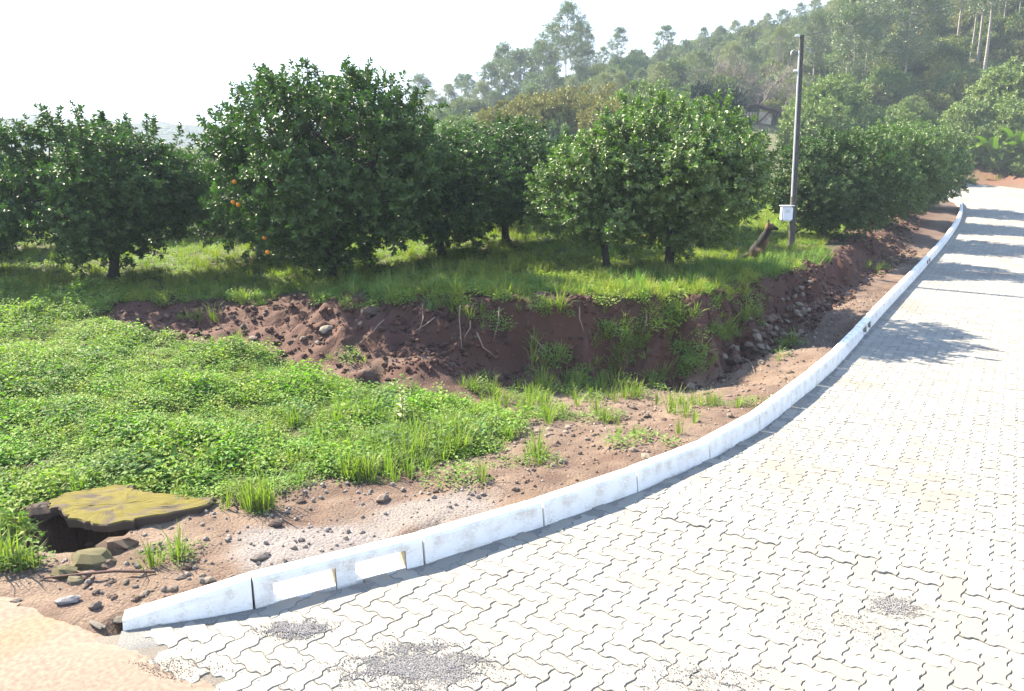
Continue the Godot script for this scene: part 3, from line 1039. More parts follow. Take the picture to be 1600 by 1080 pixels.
func build_kerb() -> void:
	var kerb := thing("kerb", Vector3.ZERO, "white painted concrete kerb curving along the block paved road", "kerb")
	var dense := resample(kerb_line.slice(3), 0.02)
	# where one block ends and the next begins, in metres along the kerb
	var marks := [0.0, 0.69, 1.72]
	while marks[-1] < dense.size() * 0.02 - 1.1: marks.append(marks[-1] + (0.94 if marks.size() < 5 else 1.0))
	rng.seed = 3
	for k in marks.size() - 1:
		var a: Vector2 = dense[int(marks[k] / 0.02)]
		var c: Vector2 = dense[int(marks[k + 1] / 0.02)]
		if a.y < -47.0: break
		var p0 := Vector3(a.x, hr(-a.y) + rng.randfn() * 0.003, a.y)
		var p1 := Vector3(c.x, hr(-c.y) + rng.randfn() * 0.003, c.y)
		var t := (p1 - p0)
		var gap := 0.008 / t.length()
		var back := Vector3(t.z, 0, -t.x).normalized()
		var b := Builder.new()
		var drain := k == 1 or k == 11 or k == 20
		if drain:
			var above := KERB.slice(2, 8)
			var below := [KERB[0], KERB[1], KERB[2], KERB[7], KERB[8]]
			kerb_prism(b, p0, p1, back, gap, 1.0 - gap, above)
			for leg in [[gap, 0.11], [0.46, 0.575], [0.885, 1.0 - gap]]: kerb_prism(b, p0, p1, back, leg[0], leg[1], below)
			var o := part("kerb_block", b.commit(), M.whitewash, kerb)
			tag(o, "white kerb block pierced by two drain openings")
			var deep := 0.3 if k == 1 else 0.12
			for sp in [[0.11, 0.46], [0.575, 0.885]]:
				var fl := Builder.new()
				kerb_prism(fl, p0, p1, back, sp[0] - 0.02, sp[1] + 0.02, [[0.006, -0.1], [0.006, 0.004], [0.1, 0.012], [deep, 0.012 + 0.1 * (deep - 0.1)], [deep, -0.1]])
				part("drain_floor", fl.commit(), M.whitewash, o)
			# unpainted cheeks of the openings
			for x in [0.46, 0.885]:
				var e := Builder.new()
				var below2 := []
				for s in below: below2.append([lerpf(0.062, s[0], 0.94), s[1] if s[1] < 0.1 else 0.1135])
				kerb_prism(e, p0, p1, back, x - 0.006, x - 0.0008, below2)
				part("opening_cheek", e.commit(), M.bare_concrete, o)
			continue
		if k == 0:
			kerb_prism(b, p0, p1, back, gap, 0.12, KERB, 0.30, 1.0)
			kerb_prism(b, p0, p1, back, 0.12, 1.0 - gap, KERB, 0.30, 1.0)
			tag(part("kerb_block", b.commit(), M.whitewash, kerb), "end block of the kerb sloping down to the dirt road")
			continue
		kerb_prism(b, p0, p1, back, gap, 1.0 - gap, KERB)
		part("kerb_block", b.commit(), M.whitewash, kerb)

# ------------------------------------------------------------------ orchard
func add_oranges(tree: Node3D, spots: Array) -> void:
	var s := SphereMesh.new()
	s.radius = 0.036
	s.height = 0.07
	s.radial_segments = 14
	s.rings = 8
	for p in spots:
		part("orange_fruit", s, M.orange, tree, Transform3D(Basis(), tree.transform.affine_inverse() * p))

func at_depth(u: float, v: float, depth: float) -> Vector3:
	var xc := (u - 800.0) / 1200.0
	var yc := -(v - 540.0) / 1200.0
	var dir := Vector3(xc, yc * cos(PITCH) - sin(PITCH), -(cos(PITCH) + yc * sin(PITCH)))
	return EYE + dir * (depth / -dir.z)

func build_orchard() -> void:
	var near := []
	var put := func(model: String, x: float, z: float, size: float, tall: float, turn: float, look: String, label: String, group := "") -> Node3D:
		near.append(Vector2(x, z))
		return plant(model, "orange_tree", on_ground(x, z), Vector3(size, size * tall, size), turn, M[look], M.bark, label, "tree", group)
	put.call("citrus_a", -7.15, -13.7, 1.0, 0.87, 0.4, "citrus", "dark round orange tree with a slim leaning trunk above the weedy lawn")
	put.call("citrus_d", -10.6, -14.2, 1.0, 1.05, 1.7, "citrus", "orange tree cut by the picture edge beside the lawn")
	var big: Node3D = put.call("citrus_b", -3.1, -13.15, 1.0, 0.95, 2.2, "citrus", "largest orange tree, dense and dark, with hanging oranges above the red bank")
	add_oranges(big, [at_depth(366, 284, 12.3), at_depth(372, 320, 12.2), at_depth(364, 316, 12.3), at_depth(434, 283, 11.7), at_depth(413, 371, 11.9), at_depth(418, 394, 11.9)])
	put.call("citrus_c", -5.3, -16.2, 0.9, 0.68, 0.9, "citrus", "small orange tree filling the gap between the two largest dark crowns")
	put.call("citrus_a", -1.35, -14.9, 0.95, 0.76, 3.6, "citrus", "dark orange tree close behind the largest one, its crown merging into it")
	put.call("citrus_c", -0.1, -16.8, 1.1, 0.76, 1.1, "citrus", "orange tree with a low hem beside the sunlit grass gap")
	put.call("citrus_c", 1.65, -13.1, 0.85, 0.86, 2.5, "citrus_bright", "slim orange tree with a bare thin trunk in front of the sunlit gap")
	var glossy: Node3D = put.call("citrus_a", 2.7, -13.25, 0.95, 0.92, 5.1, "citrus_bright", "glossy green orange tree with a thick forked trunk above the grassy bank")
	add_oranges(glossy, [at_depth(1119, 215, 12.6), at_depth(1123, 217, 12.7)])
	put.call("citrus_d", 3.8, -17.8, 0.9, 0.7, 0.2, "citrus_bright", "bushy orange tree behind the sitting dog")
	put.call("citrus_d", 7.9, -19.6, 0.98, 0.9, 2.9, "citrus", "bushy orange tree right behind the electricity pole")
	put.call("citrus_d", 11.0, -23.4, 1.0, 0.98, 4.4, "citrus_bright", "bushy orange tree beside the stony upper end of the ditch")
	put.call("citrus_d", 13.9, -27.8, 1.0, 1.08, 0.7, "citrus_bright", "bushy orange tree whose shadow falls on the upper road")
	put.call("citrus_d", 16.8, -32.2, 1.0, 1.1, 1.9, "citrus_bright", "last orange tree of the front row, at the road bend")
	rng.seed = 41
	var k := 0
	for row in 8:
		for col in 15:
			var x := -23.0 + col * 3.7 + (row % 2) * 1.2 + rng.randf_range(-0.5, 0.5)
			var z := -17.2 - row * 3.7 + rng.randf_range(-0.5, 0.5)
			var p := Vector2(x, z)
			if kerb_distance(x, z) > -2.6 or absf(x / -z) > 0.78 or (x + 8.0) / -z < -0.62: continue
			if absf(x - 1.2) < 1.1 and z > -22.0: continue
			if absf(x / -z - 0.308) < 0.09 and z < -24.0: continue
			var low := 0.6 if x / -z < -0.2 else 0.72
			var free := true
			for q in near:
				if p.distance_to(q) < 2.6: free = false
			if not free: continue
			near.append(p)
			var m: String = ["citrus_a", "citrus_c", "citrus_b", "citrus_d"][k % 4]
			plant(m, "orange_tree", on_ground(x, z), Vector3(0.9, low, 0.9) * rng.randf_range(0.9, 1.08), rng.randf() * TAU, M["citrus_bright" if k % 3 == 1 else "citrus"], M.bark, "orange tree in the back rows of the orchard", "tree", "back rows of the orchard")
			k += 1
	# pale young shoots on the two dark trees
	rng.seed = 44
	var young := sprig_set(2, 9, 0.085, 0.035, 0.14, 0.8, 0.1)
	for s in [[522, 203, 12.2], [432, 262, 11.2], [448, 256, 11.2], [340, 308, 12.0], [600, 128, 12.6], [95, 305, 12.4], [122, 275, 12.3], [82, 312, 12.4]]:
		var b := Builder.new()
		for q in 6: add_sprigs(b, young[0], young[1], Vector3(rng.randfn() * 0.015, 0.03 * q - 0.08, rng.randfn() * 0.015), Vector3(rng.randfn() * 0.4, 1, rng.randfn() * 0.4), 1.0)
		var owner_: Node3D = get_node("orange_tree") if s[0] < 200 else big
		part("young_shoot", b.commit(), M.citrus_young, owner_, Transform3D(Basis(), owner_.transform.affine_inverse() * at_depth(s[0], s[1], s[2])))

# ------------------------------------------------------------------ wooded hillside
# how steeply the eye looks up at the ridge line of the wood, by direction
func ridge_tan(a: float) -> float:
	var line := [[-0.2, 0.08], [-0.06, 0.095], [0.05, 0.115], [0.16, 0.128], [0.22, 0.145], [0.3, 0.165], [0.36, 0.19], [0.45, 0.24], [0.6, 0.3], [0.9, 0.34]]
	for k in line.size() - 1:
		if a < line[k + 1][0]: return lerpf(line[k][1], line[k + 1][1], clampf((a - line[k][0]) / (line[k + 1][0] - line[k][0]), 0.0, 1.0))
	return 0.34

func build_hillside() -> void:
	var tall := ["tall_a", "tall_b", "tall_c", "tall_d", "tall_e"]
	var put := func(model: String, called: String, u: float, v_top: float, depth: float, base_high: float, look: String, bark_: String, label: String, category := "tree", group := "", wide := 1.0) -> Node3D:
		# a tree whose top shows at that pixel, standing on the ground at that depth
		var top := at_depth(u, v_top, depth)
		var g := on_ground(top.x, top.z)
		var s: float = 1.01 * (top.y - g.y) / (models[model][2] if models[model].size() > 2 else base_high)
		return plant(model, called, g, Vector3(s * wide, s, s * wide), rng.randf() * TAU, M[look], M[bark_], label, category, group)
	rng.seed = 90
	put.call("tall_c", "eucalyptus_tree", 885, 0, 84, 15.3, "eucalyptus", "pale_bark", "tallest eucalyptus with a ragged double crown against the sky")
	put.call("tall_e", "eucalyptus_tree", 965, 38, 92, 14.3, "eucalyptus", "pale_bark", "eucalyptus with a narrow crown just right of the tallest one", "tree", "", 1.2)
	put.call("tall_e", "eucalyptus_tree", 1037, 36, 92, 14.3, "eucalyptus", "pale_bark", "lone pointed eucalyptus standing clear on the skyline", "tree", "", 1.5)
	put.call("tall_b", "eucalyptus_tree", 790, 62, 96, 11.8, "eucalyptus", "pale_bark", "small eucalyptus top rising left of the tallest tree", "tree", "", 1.0)
	put.call("tall_b", "eucalyptus_tree", 655, 112, 104, 11.8, "eucalyptus", "pale_bark", "outermost eucalyptus at the low left end of the wood", "tree", "", 1.2)
	put.call("tall_b", "eucalyptus_tree", 720, 112, 100, 11.8, "eucalyptus", "pale_bark", "second eucalyptus from the low left end of the wood", "tree", "", 1.2)
	for s in [[672, 138, 98], [700, 128, 100], [735, 112, 96], [762, 95, 94], [778, 80, 98], [806, 74, 92], [842, 58, 92], [866, 36, 88], [905, 30, 90], [690, 150, 98], [750, 125, 92], [820, 75, 94], [850, 60, 90], [915, 60, 95], [940, 70, 96], [990, 75, 97], [1010, 85, 96], [1070, 60, 96], [1100, 40, 100], [1125, 38, 104], [1150, 30, 108], [1175, 28, 106], [1200, 18, 110], [1225, 12, 112], [1250, 2, 110], [1275, -4, 112], [700, 165, 80], [770, 140, 76], [830, 110, 80], [860, 100, 76], [910, 100, 82], [955, 105, 78], [1000, 110, 82]]:
		put.call(tall[rng.randi() % 5], "eucalyptus_tree", s[0], s[1], s[2], 13.0, "eucalyptus" if rng.randf() < 0.6 else "eucalyptus_pale", "pale_bark", "hazy eucalyptus along the ridge line of the wood", "tree", "eucalyptus along the ridge", 1.15)
	# the wood on the slope
	var spots := []
	var tries := 0
	while spots.size() < 190 and tries < 6000:
		tries += 1
		var d := rng.randf_range(58.0, 128.0)
		var a := rng.randf_range(0.02, 0.8)
		var p := Vector2(a * d, -d)
		if d < 68.0 and absf(a - 0.31) < 0.07: continue
		var free := true
		for q in spots:
			if p.distance_to(q) < 3.6: free = false
		if free: spots.append(p)
	for p in spots:
		var size := rng.randf_range(0.65, 1.1) if p.x / -p.y > 0.3 else rng.randf_range(0.36, 0.62)
		var m: String = tall[rng.randi() % 5]
		var foot := on_ground(p.x, p.y)
		var most: float = ridge_tan(p.x / -p.y) * -p.y + EYE.y - foot.y
		size = minf(size, most / models[m][2])
		if size < 0.25: continue
		plant(m, "eucalyptus_tree", foot, Vector3(size * 1.05, size, size * 1.05), rng.randf() * TAU, M["eucalyptus" if rng.randf() < 0.55 else "eucalyptus_pale"], M.pale_bark, "slender eucalyptus with a pale trunk in the wood on the slope", "tree", "eucalyptus wood on the slope")
	# rounded yellowish trees behind the orchard
	for s in [[795, 152, 44, "round_a"], [840, 142, 46, "round_b"], [880, 135, 47, "round_a"], [930, 128, 50, "round_a"], [960, 150, 44, "round_b"], [1010, 120, 46, "round_a"], [1060, 140, 44, "round_b"], [730, 185, 43, "round_b"]]:
		put.call(s[3], "round_tree", s[0], s[1], s[2], 6.0 if s[3] == "round_a" else 5.3, "olive" if s[0] < 970 and s[0] > 735 else "shrub", "bark", "rounded yellow olive tree behind the orchard" if s[0] < 970 and s[0] > 735 else "rounded green tree behind the orchard", "tree", "rounded trees behind the orchard")
	put.call("needle", "dark_tree", 1112, 122, 45, 5.9, "dark_needle", "bark", "dark blue green round tree left of the little house")
	for s in [[1300, 112, 48, "round_b"], [1280, 150, 44, "round_b"], [1262, 140, 56, "round_b"], [1395, 165, 46, "round_b"], [1425, 150, 50, "round_a"], [1345, 175, 46, "round_b"], [1560, 125, 62, "round_b"], [1597, 112, 58, "round_b"], [1525, 145, 60, "round_b"]]:
		put.call(s[3], "leafy_tree", s[0], s[1], s[2], 6.0 if s[3] == "round_a" else 5.3, "shrub", "bark", "leafy light green tree between the little house and the road bend" if s[0] < 1500 else "leafy light green tree above the banana plants", "tree", "leafy trees at the foot of the slope")
	# leafless trees
	for s in [[1095, 78], [1130, 82], [1160, 70], [1190, 85], [1215, 95], [1240, 80], [1075, 100], [1180, 105], [1145, 112], [1110, 95], [1200, 75], [1230, 110], [1165, 90]]:
		put.call("bare_a" if rng.randf() < 0.5 else "bare_b", "bare_tree", s[0], s[1], 66 + rng.randf_range(-4, 4), 7.2, "twig", "twig", "leafless grey brown tree above the little house", "tree", "leafless trees above the house", 1.3)
	for s in [[1500, 130], [1520, 150], [1540, 140]]:
		put.call("bare_a", "bare_tree", s[0], s[1], 58, 7.2, "twig", "twig", "leafless grey tree above the banana plants", "tree", "leafless trees above the banana plants", 1.3)
	put.call("bare_b", "bare_tree", 1478, 178, 49, 6.0, "twig", "twig", "small leafless tree with a dark trunk beside the red bank at the bend", "tree", "", 1.3)
	# undergrowth of the wood
	var places := []
	var tints := []
	tries = 0
	while places.size() < 1000 and tries < 9000:
		tries += 1
		var d := lerpf(44.0, 120.0, pow(rng.randf(), 1.6))
		var a := rng.randf_range(-0.22, 0.78)
		if kerb_distance(a * d, -d) > -2.0 and d < 56.0: continue
		if d < 64.0 and absf(a - 0.31) < 0.095: continue
		var s := rng.randf_range(0.6, 1.35)
		places.append(Transform3D(Basis(Vector3.UP, rng.randf() * TAU).scaled(Vector3(s, s * rng.randf_range(0.7, 1.2), s)), on_ground(a * d, -d, 0.1)))
		var f := rng.randf_range(0.6, 1.15)
		tints.append(Color(f * rng.randf_range(0.9, 1.35), f, f * rng.randf_range(0.7, 1.2)))
	tag(scatter("undergrowth", models["bush_b"][1], M.shrub, places, tints, self), "tangled undergrowth below the hillside wood", "undergrowth")

# ------------------------------------------------------------------ the far side of the road
func banana_leaf(long: float, wide: float, rise_: float, sag: float) -> ArrayMesh:
	var b := Builder.new()
	var n := 9
	var pts := []
	for k in n + 1:
		var t := float(k) / n
		pts.append(Vector3(long * (t * 0.75), rise_ * t - sag * t * t * t, 0))
	for k in n:
		var t0 := float(k) / n
		var t1 := float(k + 1) / n
		var w0 := wide * pow(sin(clampf(t0 * 0.92 + 0.06, 0, 1) * PI), 0.6) * (0.12 if k == 0 else 1.0)
		var w1 := wide * pow(sin(clampf(t1 * 0.92 + 0.06, 0, 1) * PI), 0.6)
		for s in [-1.0, 1.0]:
			var d0: Vector3 = Vector3(0, w0 * 0.25, w0 * s * 0.5)
			var d1: Vector3 = Vector3(0, w1 * 0.25, w1 * s * 0.5 * rng.randf_range(0.8, 1.1))
			b.quad(pts[k], pts[k + 1], pts[k + 1] + d1, pts[k] + d0)
			var f := rng.randf_range(0.8, 1.2)
			for q in 6: b.c.push_back(Color(f, f, f * 0.9))
	return b.commit()

func build_roadside() -> void:
	rng.seed = 120
	var blades := [banana_leaf(1.9, 0.55, 1.5, 0.9), banana_leaf(2.1, 0.5, 1.9, 0.7), banana_leaf(1.6, 0.5, 0.9, 0.9)]
	for s in [[1548, 266, 0.85], [1585, 262, 0.9], [1520, 262, 0.6]]:
		var base := spot(s[0], s[1])
		var t := thing("banana_plant", base, ["banana plant with yellow green arching leaves at the road bend", "banana plant at the frame's edge with broad leaves over the bank", "small banana plant beside the red bank"][[1548, 1585, 1520].find(s[0])], "plant")
		var size: float = s[2] * base.length() / 45.0
		var stem := Builder.new()
		stem.tube([Vector3(0, -0.1, 0), Vector3(0.03, 0.4, 0) * size, Vector3(0, 0.85, 0) * size], [0.13 * size, 0.11 * size, 0.07 * size], 8)
		part("stem", stem.commit(), M.olive, t)
		for k in 15:
			part("leaf", blades[k % 3], M.banana, t, Transform3D(Basis(Vector3.UP, k * 2.4 + rng.randf_range(-0.3, 0.3)).scaled(Vector3.ONE * size), Vector3(0, rng.randf_range(0.45, 0.85) * size, 0)))
	for s in [[1600, 255, 1.1], [1575, 240, 1.2], [1530, 250, 0.9], [1490, 248, 0.8], [1455, 255, 0.7], [1510, 235, 1.2], [1600, 215, 1.5], [1545, 215, 1.4], [1570, 200, 1.5], [1500, 222, 1.2], [1560, 262, 0.6], [1600, 272, 0.6], [1470, 250, 0.7]]:
		var p := spot(s[0], s[1], 0.05)
		plant("bush_a" if rng.randf() < 0.5 else "bush_b", "shrub", p, Vector3.ONE * s[2], rng.randf() * TAU, M.shrub, M.twig, "leafy shrub on the bank across the road", "shrub", "shrubs on the bank across the road")

# ------------------------------------------------------------------ house
func build_house() -> void:
	var at := at_depth(1180, 190, 60.0)
	at.y = ground_y(at.x, at.z)
	var eave := at_depth(1186, 176, 60.0).y - at.y
	var h := thing("house", at, "small beige house with a dark brown overhanging roof above the orchard", "house", "", -0.35)
	var b := Builder.new()
	b.box(Vector3(-1.3, -0.5, -3.0), Vector3(1.15, eave, 0.5))
	part("wall", b.commit(), M.house_wall, h)
	var roof := Builder.new()
	var ridge := eave + 0.55
	for s in [-1.0, 1.0]:
		var e: float = 1.75 * s
		var p := [Vector3(e, eave - 0.02, 0.9), Vector3(0, ridge, 0.9), Vector3(0, ridge, -3.6), Vector3(e, eave - 0.02, -3.6)]
		for k in 4: p.append(p[k] + Vector3(0, 0.12, 0))
		roof.quad(p[4], p[5], p[6], p[7]); roof.quad(p[3], p[2], p[1], p[0]); roof.quad(p[0], p[1], p[5], p[4]); roof.quad(p[2], p[3], p[7], p[6]); roof.quad(p[3], p[0], p[4], p[7])
	part("roof", roof.commit(), M.house_tile, h)
	for k in 6:
		var r := Builder.new()
		r.box(Vector3(1.0, -0.1, -0.04), Vector3(1.72, 0.0, 0.04), Transform3D(Basis(Vector3(0, 0, 1), -0.3), Vector3(0.02, eave + 0.3, 0.6 - k * 0.6)))
		part("rafter", r.commit(), M.house_wood, h)
	for x in [0.2, 1.6]:
		var p := Builder.new()
		p.box(Vector3(x - 0.07, -0.5, 0.6), Vector3(x + 0.07, eave, 0.74))
		part("post", p.commit(), M.house_wood, h)
	var brace := Builder.new()
	brace.box(Vector3(-0.05, 0, -0.05), Vector3(0.05, 1.1, 0.05), Transform3D(Basis(Vector3(0, 0, 1), -0.75), Vector3(0.3, eave - 0.75, 0.67)))
	part("brace", brace.commit(), M.house_wood, h)
	var rail := part("railing", box_mesh(Vector3(-1.2, 1.05, 0.62), Vector3(0.35, 1.13, 0.7)), M.house_wood, h)
	for k in 7: part("baluster", box_mesh(Vector3(-1.1 + k * 0.22, 0.2, 0.64), Vector3(-1.05 + k * 0.22, 1.05, 0.68)), M.house_wood, rail)

func box_mesh(lo: Vector3, hi: Vector3) -> ArrayMesh:
	var b := Builder.new()
	b.box(lo, hi)
	return b.commit()

# ------------------------------------------------------------------ pole and wires
func build_pole() -> void:
	var foot := on_ground(6.28, -17.3)
	var high := at_depth(1253, 55, 17.3).y - foot.y
	var lean := at_depth(1253, 55, 17.3).x - foot.x
	var pole := thing("utility_pole", foot, "slender grey electricity pole with a meter box at the orchard edge", "pole")
	var b := Builder.new()
	var top := Vector3(lean, high, 0)
	var corners := []
	for e in [[Vector3(0, -0.4, 0), 0.066], [top, 0.042]]:
		for s in [[-1, -0.7], [-0.7, -1], [0.7, -1], [1, -0.7], [1, 0.7], [0.7, 1], [-0.7, 1], [-1, 0.7]]: corners.append(e[0] + Vector3(s[0] * e[1], 0, s[1] * e[1]))
	for k in 8: b.quad(corners[k], corners[(k + 1) % 8], corners[8 + (k + 1) % 8], corners[8 + k])
	for k in range(1, 7): b.tri(corners[8], corners[8 + k], corners[9 + k])
	part("shaft", b.commit(), M.pole, pole)
	var along := func(t: float, side: float, front: float) -> Vector3: return top * t + Vector3(side, 0, front)
	var c := Builder.new()
	c.tube([along.call(0.26, -0.075, 0.07), along.call(0.6, -0.068, 0.065), along.call(0.93, -0.06, 0.058)], [0.016, 0.016, 0.016], 8)
	part("conduit", c.commit(), M.conduit, pole)
	var box_ := Builder.new()
	var y := at_depth(1226, 334, 17.2).y - foot.y
	var lo := Vector3(-0.31, y - 0.165, -0.06)
	var hi := Vector3(-0.065, y + 0.165, 0.11)
	var rim := 0.03
	# a case with bevelled edges
	box_.box(lo + Vector3(rim, rim, 0), hi - Vector3(rim, rim, 0))
	box_.box(lo + Vector3(0, rim, rim), hi - Vector3(0, rim, rim))
	box_.box(lo + Vector3(rim, 0, rim), hi - Vector3(rim, 0, rim))
	var mb := part("meter_box", box_.commit(), M.meter_case, pole)
	part("hood", box_mesh(Vector3(-0.325, y + 0.166, -0.08), Vector3(-0.05, y + 0.18, 0.13)), M.meter_case, mb)
	part("window", box_mesh(Vector3(-0.24, y + 0.02, 0.1105), Vector3(-0.14, y + 0.09, 0.116)), M.conduit, mb)
	for s in [[0.94, 1.0], [0.93, -1.0]]:
		var h := Builder.new()
		var base: Vector3 = along.call(s[0], 0.05 * s[1], 0.0)
		h.tube([base, base + Vector3(0.1 * s[1], 0.02, 0), base + Vector3(0.15 * s[1], -0.01, 0), base + Vector3(0.16 * s[1], -0.09, 0)], [0.014, 0.014, 0.013, 0.012], 6)
		part("hook", h.commit(), M.steel, pole)
	for t in [0.995, 0.84]:
		var ins := Builder.new()
		ins.tube([along.call(t, -0.06, 0.02), along.call(t, -0.13, 0.02), along.call(t, -0.15, 0.02)], [0.03, 0.035, 0.02], 8)
		part("insulator", ins.commit(), M.conduit, pole)
	# a second pole beyond the right edge of the frame carries the other end of the wires
	var far_foot := on_ground(19.5, -15.2)
	var far_top := Vector3(19.5, 8.3, -15.2)
	var p2 := thing("utility_pole", far_foot, "grey electricity pole on the far side of the road", "pole")
	var b2 := Builder.new()
	b2.tube([Vector3(0, -0.4, 0), Vector3(0, far_top.y - far_foot.y, 0)], [0.12, 0.08], 8)
	part("shaft", b2.commit(), M.pole, p2)
	var start := foot + top
	for w in [[Vector3(0, -0.02, 0.03), Vector3(-0.08, -0.1, 0), 0.35]]:
		var path := []
		var radii := []
		for k in 25:
			var t := k / 24.0
			path.append((start + w[0] as Vector3).lerp(far_top + w[1], t) - Vector3(0, w[2] * 4.0 * t * (1.0 - t) * 0.5, 0))
			radii.append(0.006)
		var wb := Builder.new()
		wb.tube(path, radii, 5, false)
		single("electric_wire", wb.commit(), M.cable, Transform3D.IDENTITY, "thin black wire running from the pole top across the road" if w[2] < 0.4 else "thin black wire running from the pole's hook across the road", "wire")

# ------------------------------------------------------------------ dog
func capsule(p: Vector3, a: Vector3, b: Vector3, ra: float, rb: float) -> float:
	var ab := b - a
	var t := clampf((p - a).dot(ab) / ab.length_squared(), 0.0, 1.0)
	return p.distance_to(a + ab * t) - lerpf(ra, rb, t)

func build_dog() -> void:
	var bones := [
		[Vector3(0, 0.15, 0), Vector3(0.1, 0.24, 0), 0.105, 0.105], [Vector3(0.1, 0.24, 0), Vector3(0.2, 0.35, 0), 0.105, 0.11], [Vector3(0.2, 0.36, 0), Vector3(0.27, 0.5, 0), 0.095, 0.068],
		[Vector3(0.27, 0.53, 0), Vector3(0.33, 0.55, 0), 0.066, 0.058], [Vector3(0.34, 0.54, 0), Vector3(0.46, 0.515, 0), 0.04, 0.025], [Vector3(-0.09, 0.09, 0), Vector3(-0.22, 0.04, 0.03), 0.045, 0.04], [Vector3(-0.22, 0.04, 0.03), Vector3(-0.36, 0.035, 0.1), 0.04, 0.018]]
	for s in [-1.0, 1.0]:
		bones.append_array([
			[Vector3(0.27, 0.58, 0.035 * s), Vector3(0.26, 0.68, 0.052 * s), 0.026, 0.007],
			[Vector3(0.22, 0.31, 0.06 * s), Vector3(0.2, 0.2, 0.075 * s), 0.055, 0.036], [Vector3(0.2, 0.2, 0.075 * s), Vector3(0.235, 0.07, 0.075 * s), 0.034, 0.024], [Vector3(0.235, 0.06, 0.075 * s), Vector3(0.275, 0.018, 0.075 * s), 0.026, 0.024],
			[Vector3(0.0, 0.15, 0.07 * s), Vector3(0.12, 0.15, 0.11 * s), 0.085, 0.055], [Vector3(0.12, 0.14, 0.11 * s), Vector3(0.0, 0.04, 0.11 * s), 0.045, 0.028], [Vector3(0.0, 0.03, 0.11 * s), Vector3(0.13, 0.02, 0.11 * s), 0.027, 0.025]])
	var cell := 0.014
	var lo := Vector3(-0.42, -0.03, -0.24)
	var n := Vector3i(67, 54, 36)
	var field := PackedFloat32Array()
	field.resize(n.x * n.y * n.z)
	field.fill(1.0)
	for bone in bones:
		var r: float = maxf(bone[2], bone[3]) + 0.05
		var mn: Vector3 = ((bone[0] as Vector3).min(bone[1]) - Vector3.ONE * r - lo) / cell
		var mx: Vector3 = ((bone[0] as Vector3).max(bone[1]) + Vector3.ONE * r - lo) / cell
		for z in range(maxi(0, int(mn.z)), mini(n.z, int(mx.z) + 1)):
			for y in range(maxi(0, int(mn.y)), mini(n.y, int(mx.y) + 1)):
				for x in range(maxi(0, int(mn.x)), mini(n.x, int(mx.x) + 1)):
					var at := (z * n.y + y) * n.x + x
					var d := capsule(lo + Vector3(x, y, z) * cell, bone[0], bone[1], bone[2], bone[3])
					var old := field[at]
					var h := maxf(0.03 - absf(old - d), 0.0) / 0.03
					field[at] = minf(old, d) - h * h * 0.03 * 0.25
	var index := {}
	var b := Builder.new()
	for z in n.z - 1:
		for y in n.y - 1:
			for x in n.x - 1:
				var at := (z * n.y + y) * n.x + x
				var any_in := false
				var any_out := false
				var sum := Vector3.ZERO
				var count := 0
				var val := []
				for k in 8:
					var f := field[at + (k & 1) + (k >> 1 & 1) * n.x + (k >> 2 & 1) * n.x * n.y]
					val.append(f)
					if f < 0.0: any_in = true
					else: any_out = true
				if not (any_in and any_out): continue
				for e in [[0, 1], [2, 3], [4, 5], [6, 7], [0, 2], [1, 3], [4, 6], [5, 7], [0, 4], [1, 5], [2, 6], [3, 7]]:
					var fa: float = val[e[0]]
					var fb: float = val[e[1]]
					if (fa < 0.0) == (fb < 0.0): continue
					var pa := Vector3(e[0] & 1, e[0] >> 1 & 1, e[0] >> 2 & 1)
					var pb := Vector3(e[1] & 1, e[1] >> 1 & 1, e[1] >> 2 & 1)
					sum += pa.lerp(pb, fa / (fa - fb))
					count += 1
				var p := lo + (Vector3(x, y, z) + sum / count) * cell
				index[at] = b.v.size()
				b.v.push_back(p)
				# tan coat with a dark saddle, muzzle and tail
				var back: float = (p.y - 0.15) - (p.x - 0.0) * 0.75
				var saddle := smoothstep(-0.01, 0.06, back) * (1.0 - smoothstep(0.5, 0.56, p.y))
				var c := Color(0.4, 0.23, 0.12).lerp(Color(0.05, 0.042, 0.038), saddle)
				if p.x > 0.38 or p.x < -0.2 or p.y > 0.63: c = Color(0.05, 0.042, 0.038)
				b.c.push_back(c)
	for z in range(1, n.z - 1):
		for y in range(1, n.y - 1):
			for x in range(1, n.x - 1):
				var at := (z * n.y + y) * n.x + x
				var f := field[at] < 0.0
				for e in [[1, n.x, n.x * n.y], [n.x, n.x * n.y, 1], [n.x * n.y, 1, n.x]]:
					var g := field[at + e[0]] < 0.0
					if f == g: continue
					var q := [at, at - e[1], at - e[1] - e[2], at - e[2]]
					if not (index.has(q[0]) and index.has(q[1]) and index.has(q[2]) and index.has(q[3])): continue
					if f: q.reverse()
					for k in [0, 1, 2, 0, 2, 3]: b.i.push_back(index[q[k]])
	var st := SurfaceTool.new()
	st.create_from(b.commit(), 0)
	st.generate_normals()
	var p := on_ground(4.62, -14.7, -0.01)
	single("dog", st.commit(), M.fur, Transform3D(Basis(Vector3.UP, -0.3) * Basis.from_scale(Vector3(0.86, 1.18, 1.05)), p), "tan and black shepherd dog sitting in the grass near the pole", "dog")

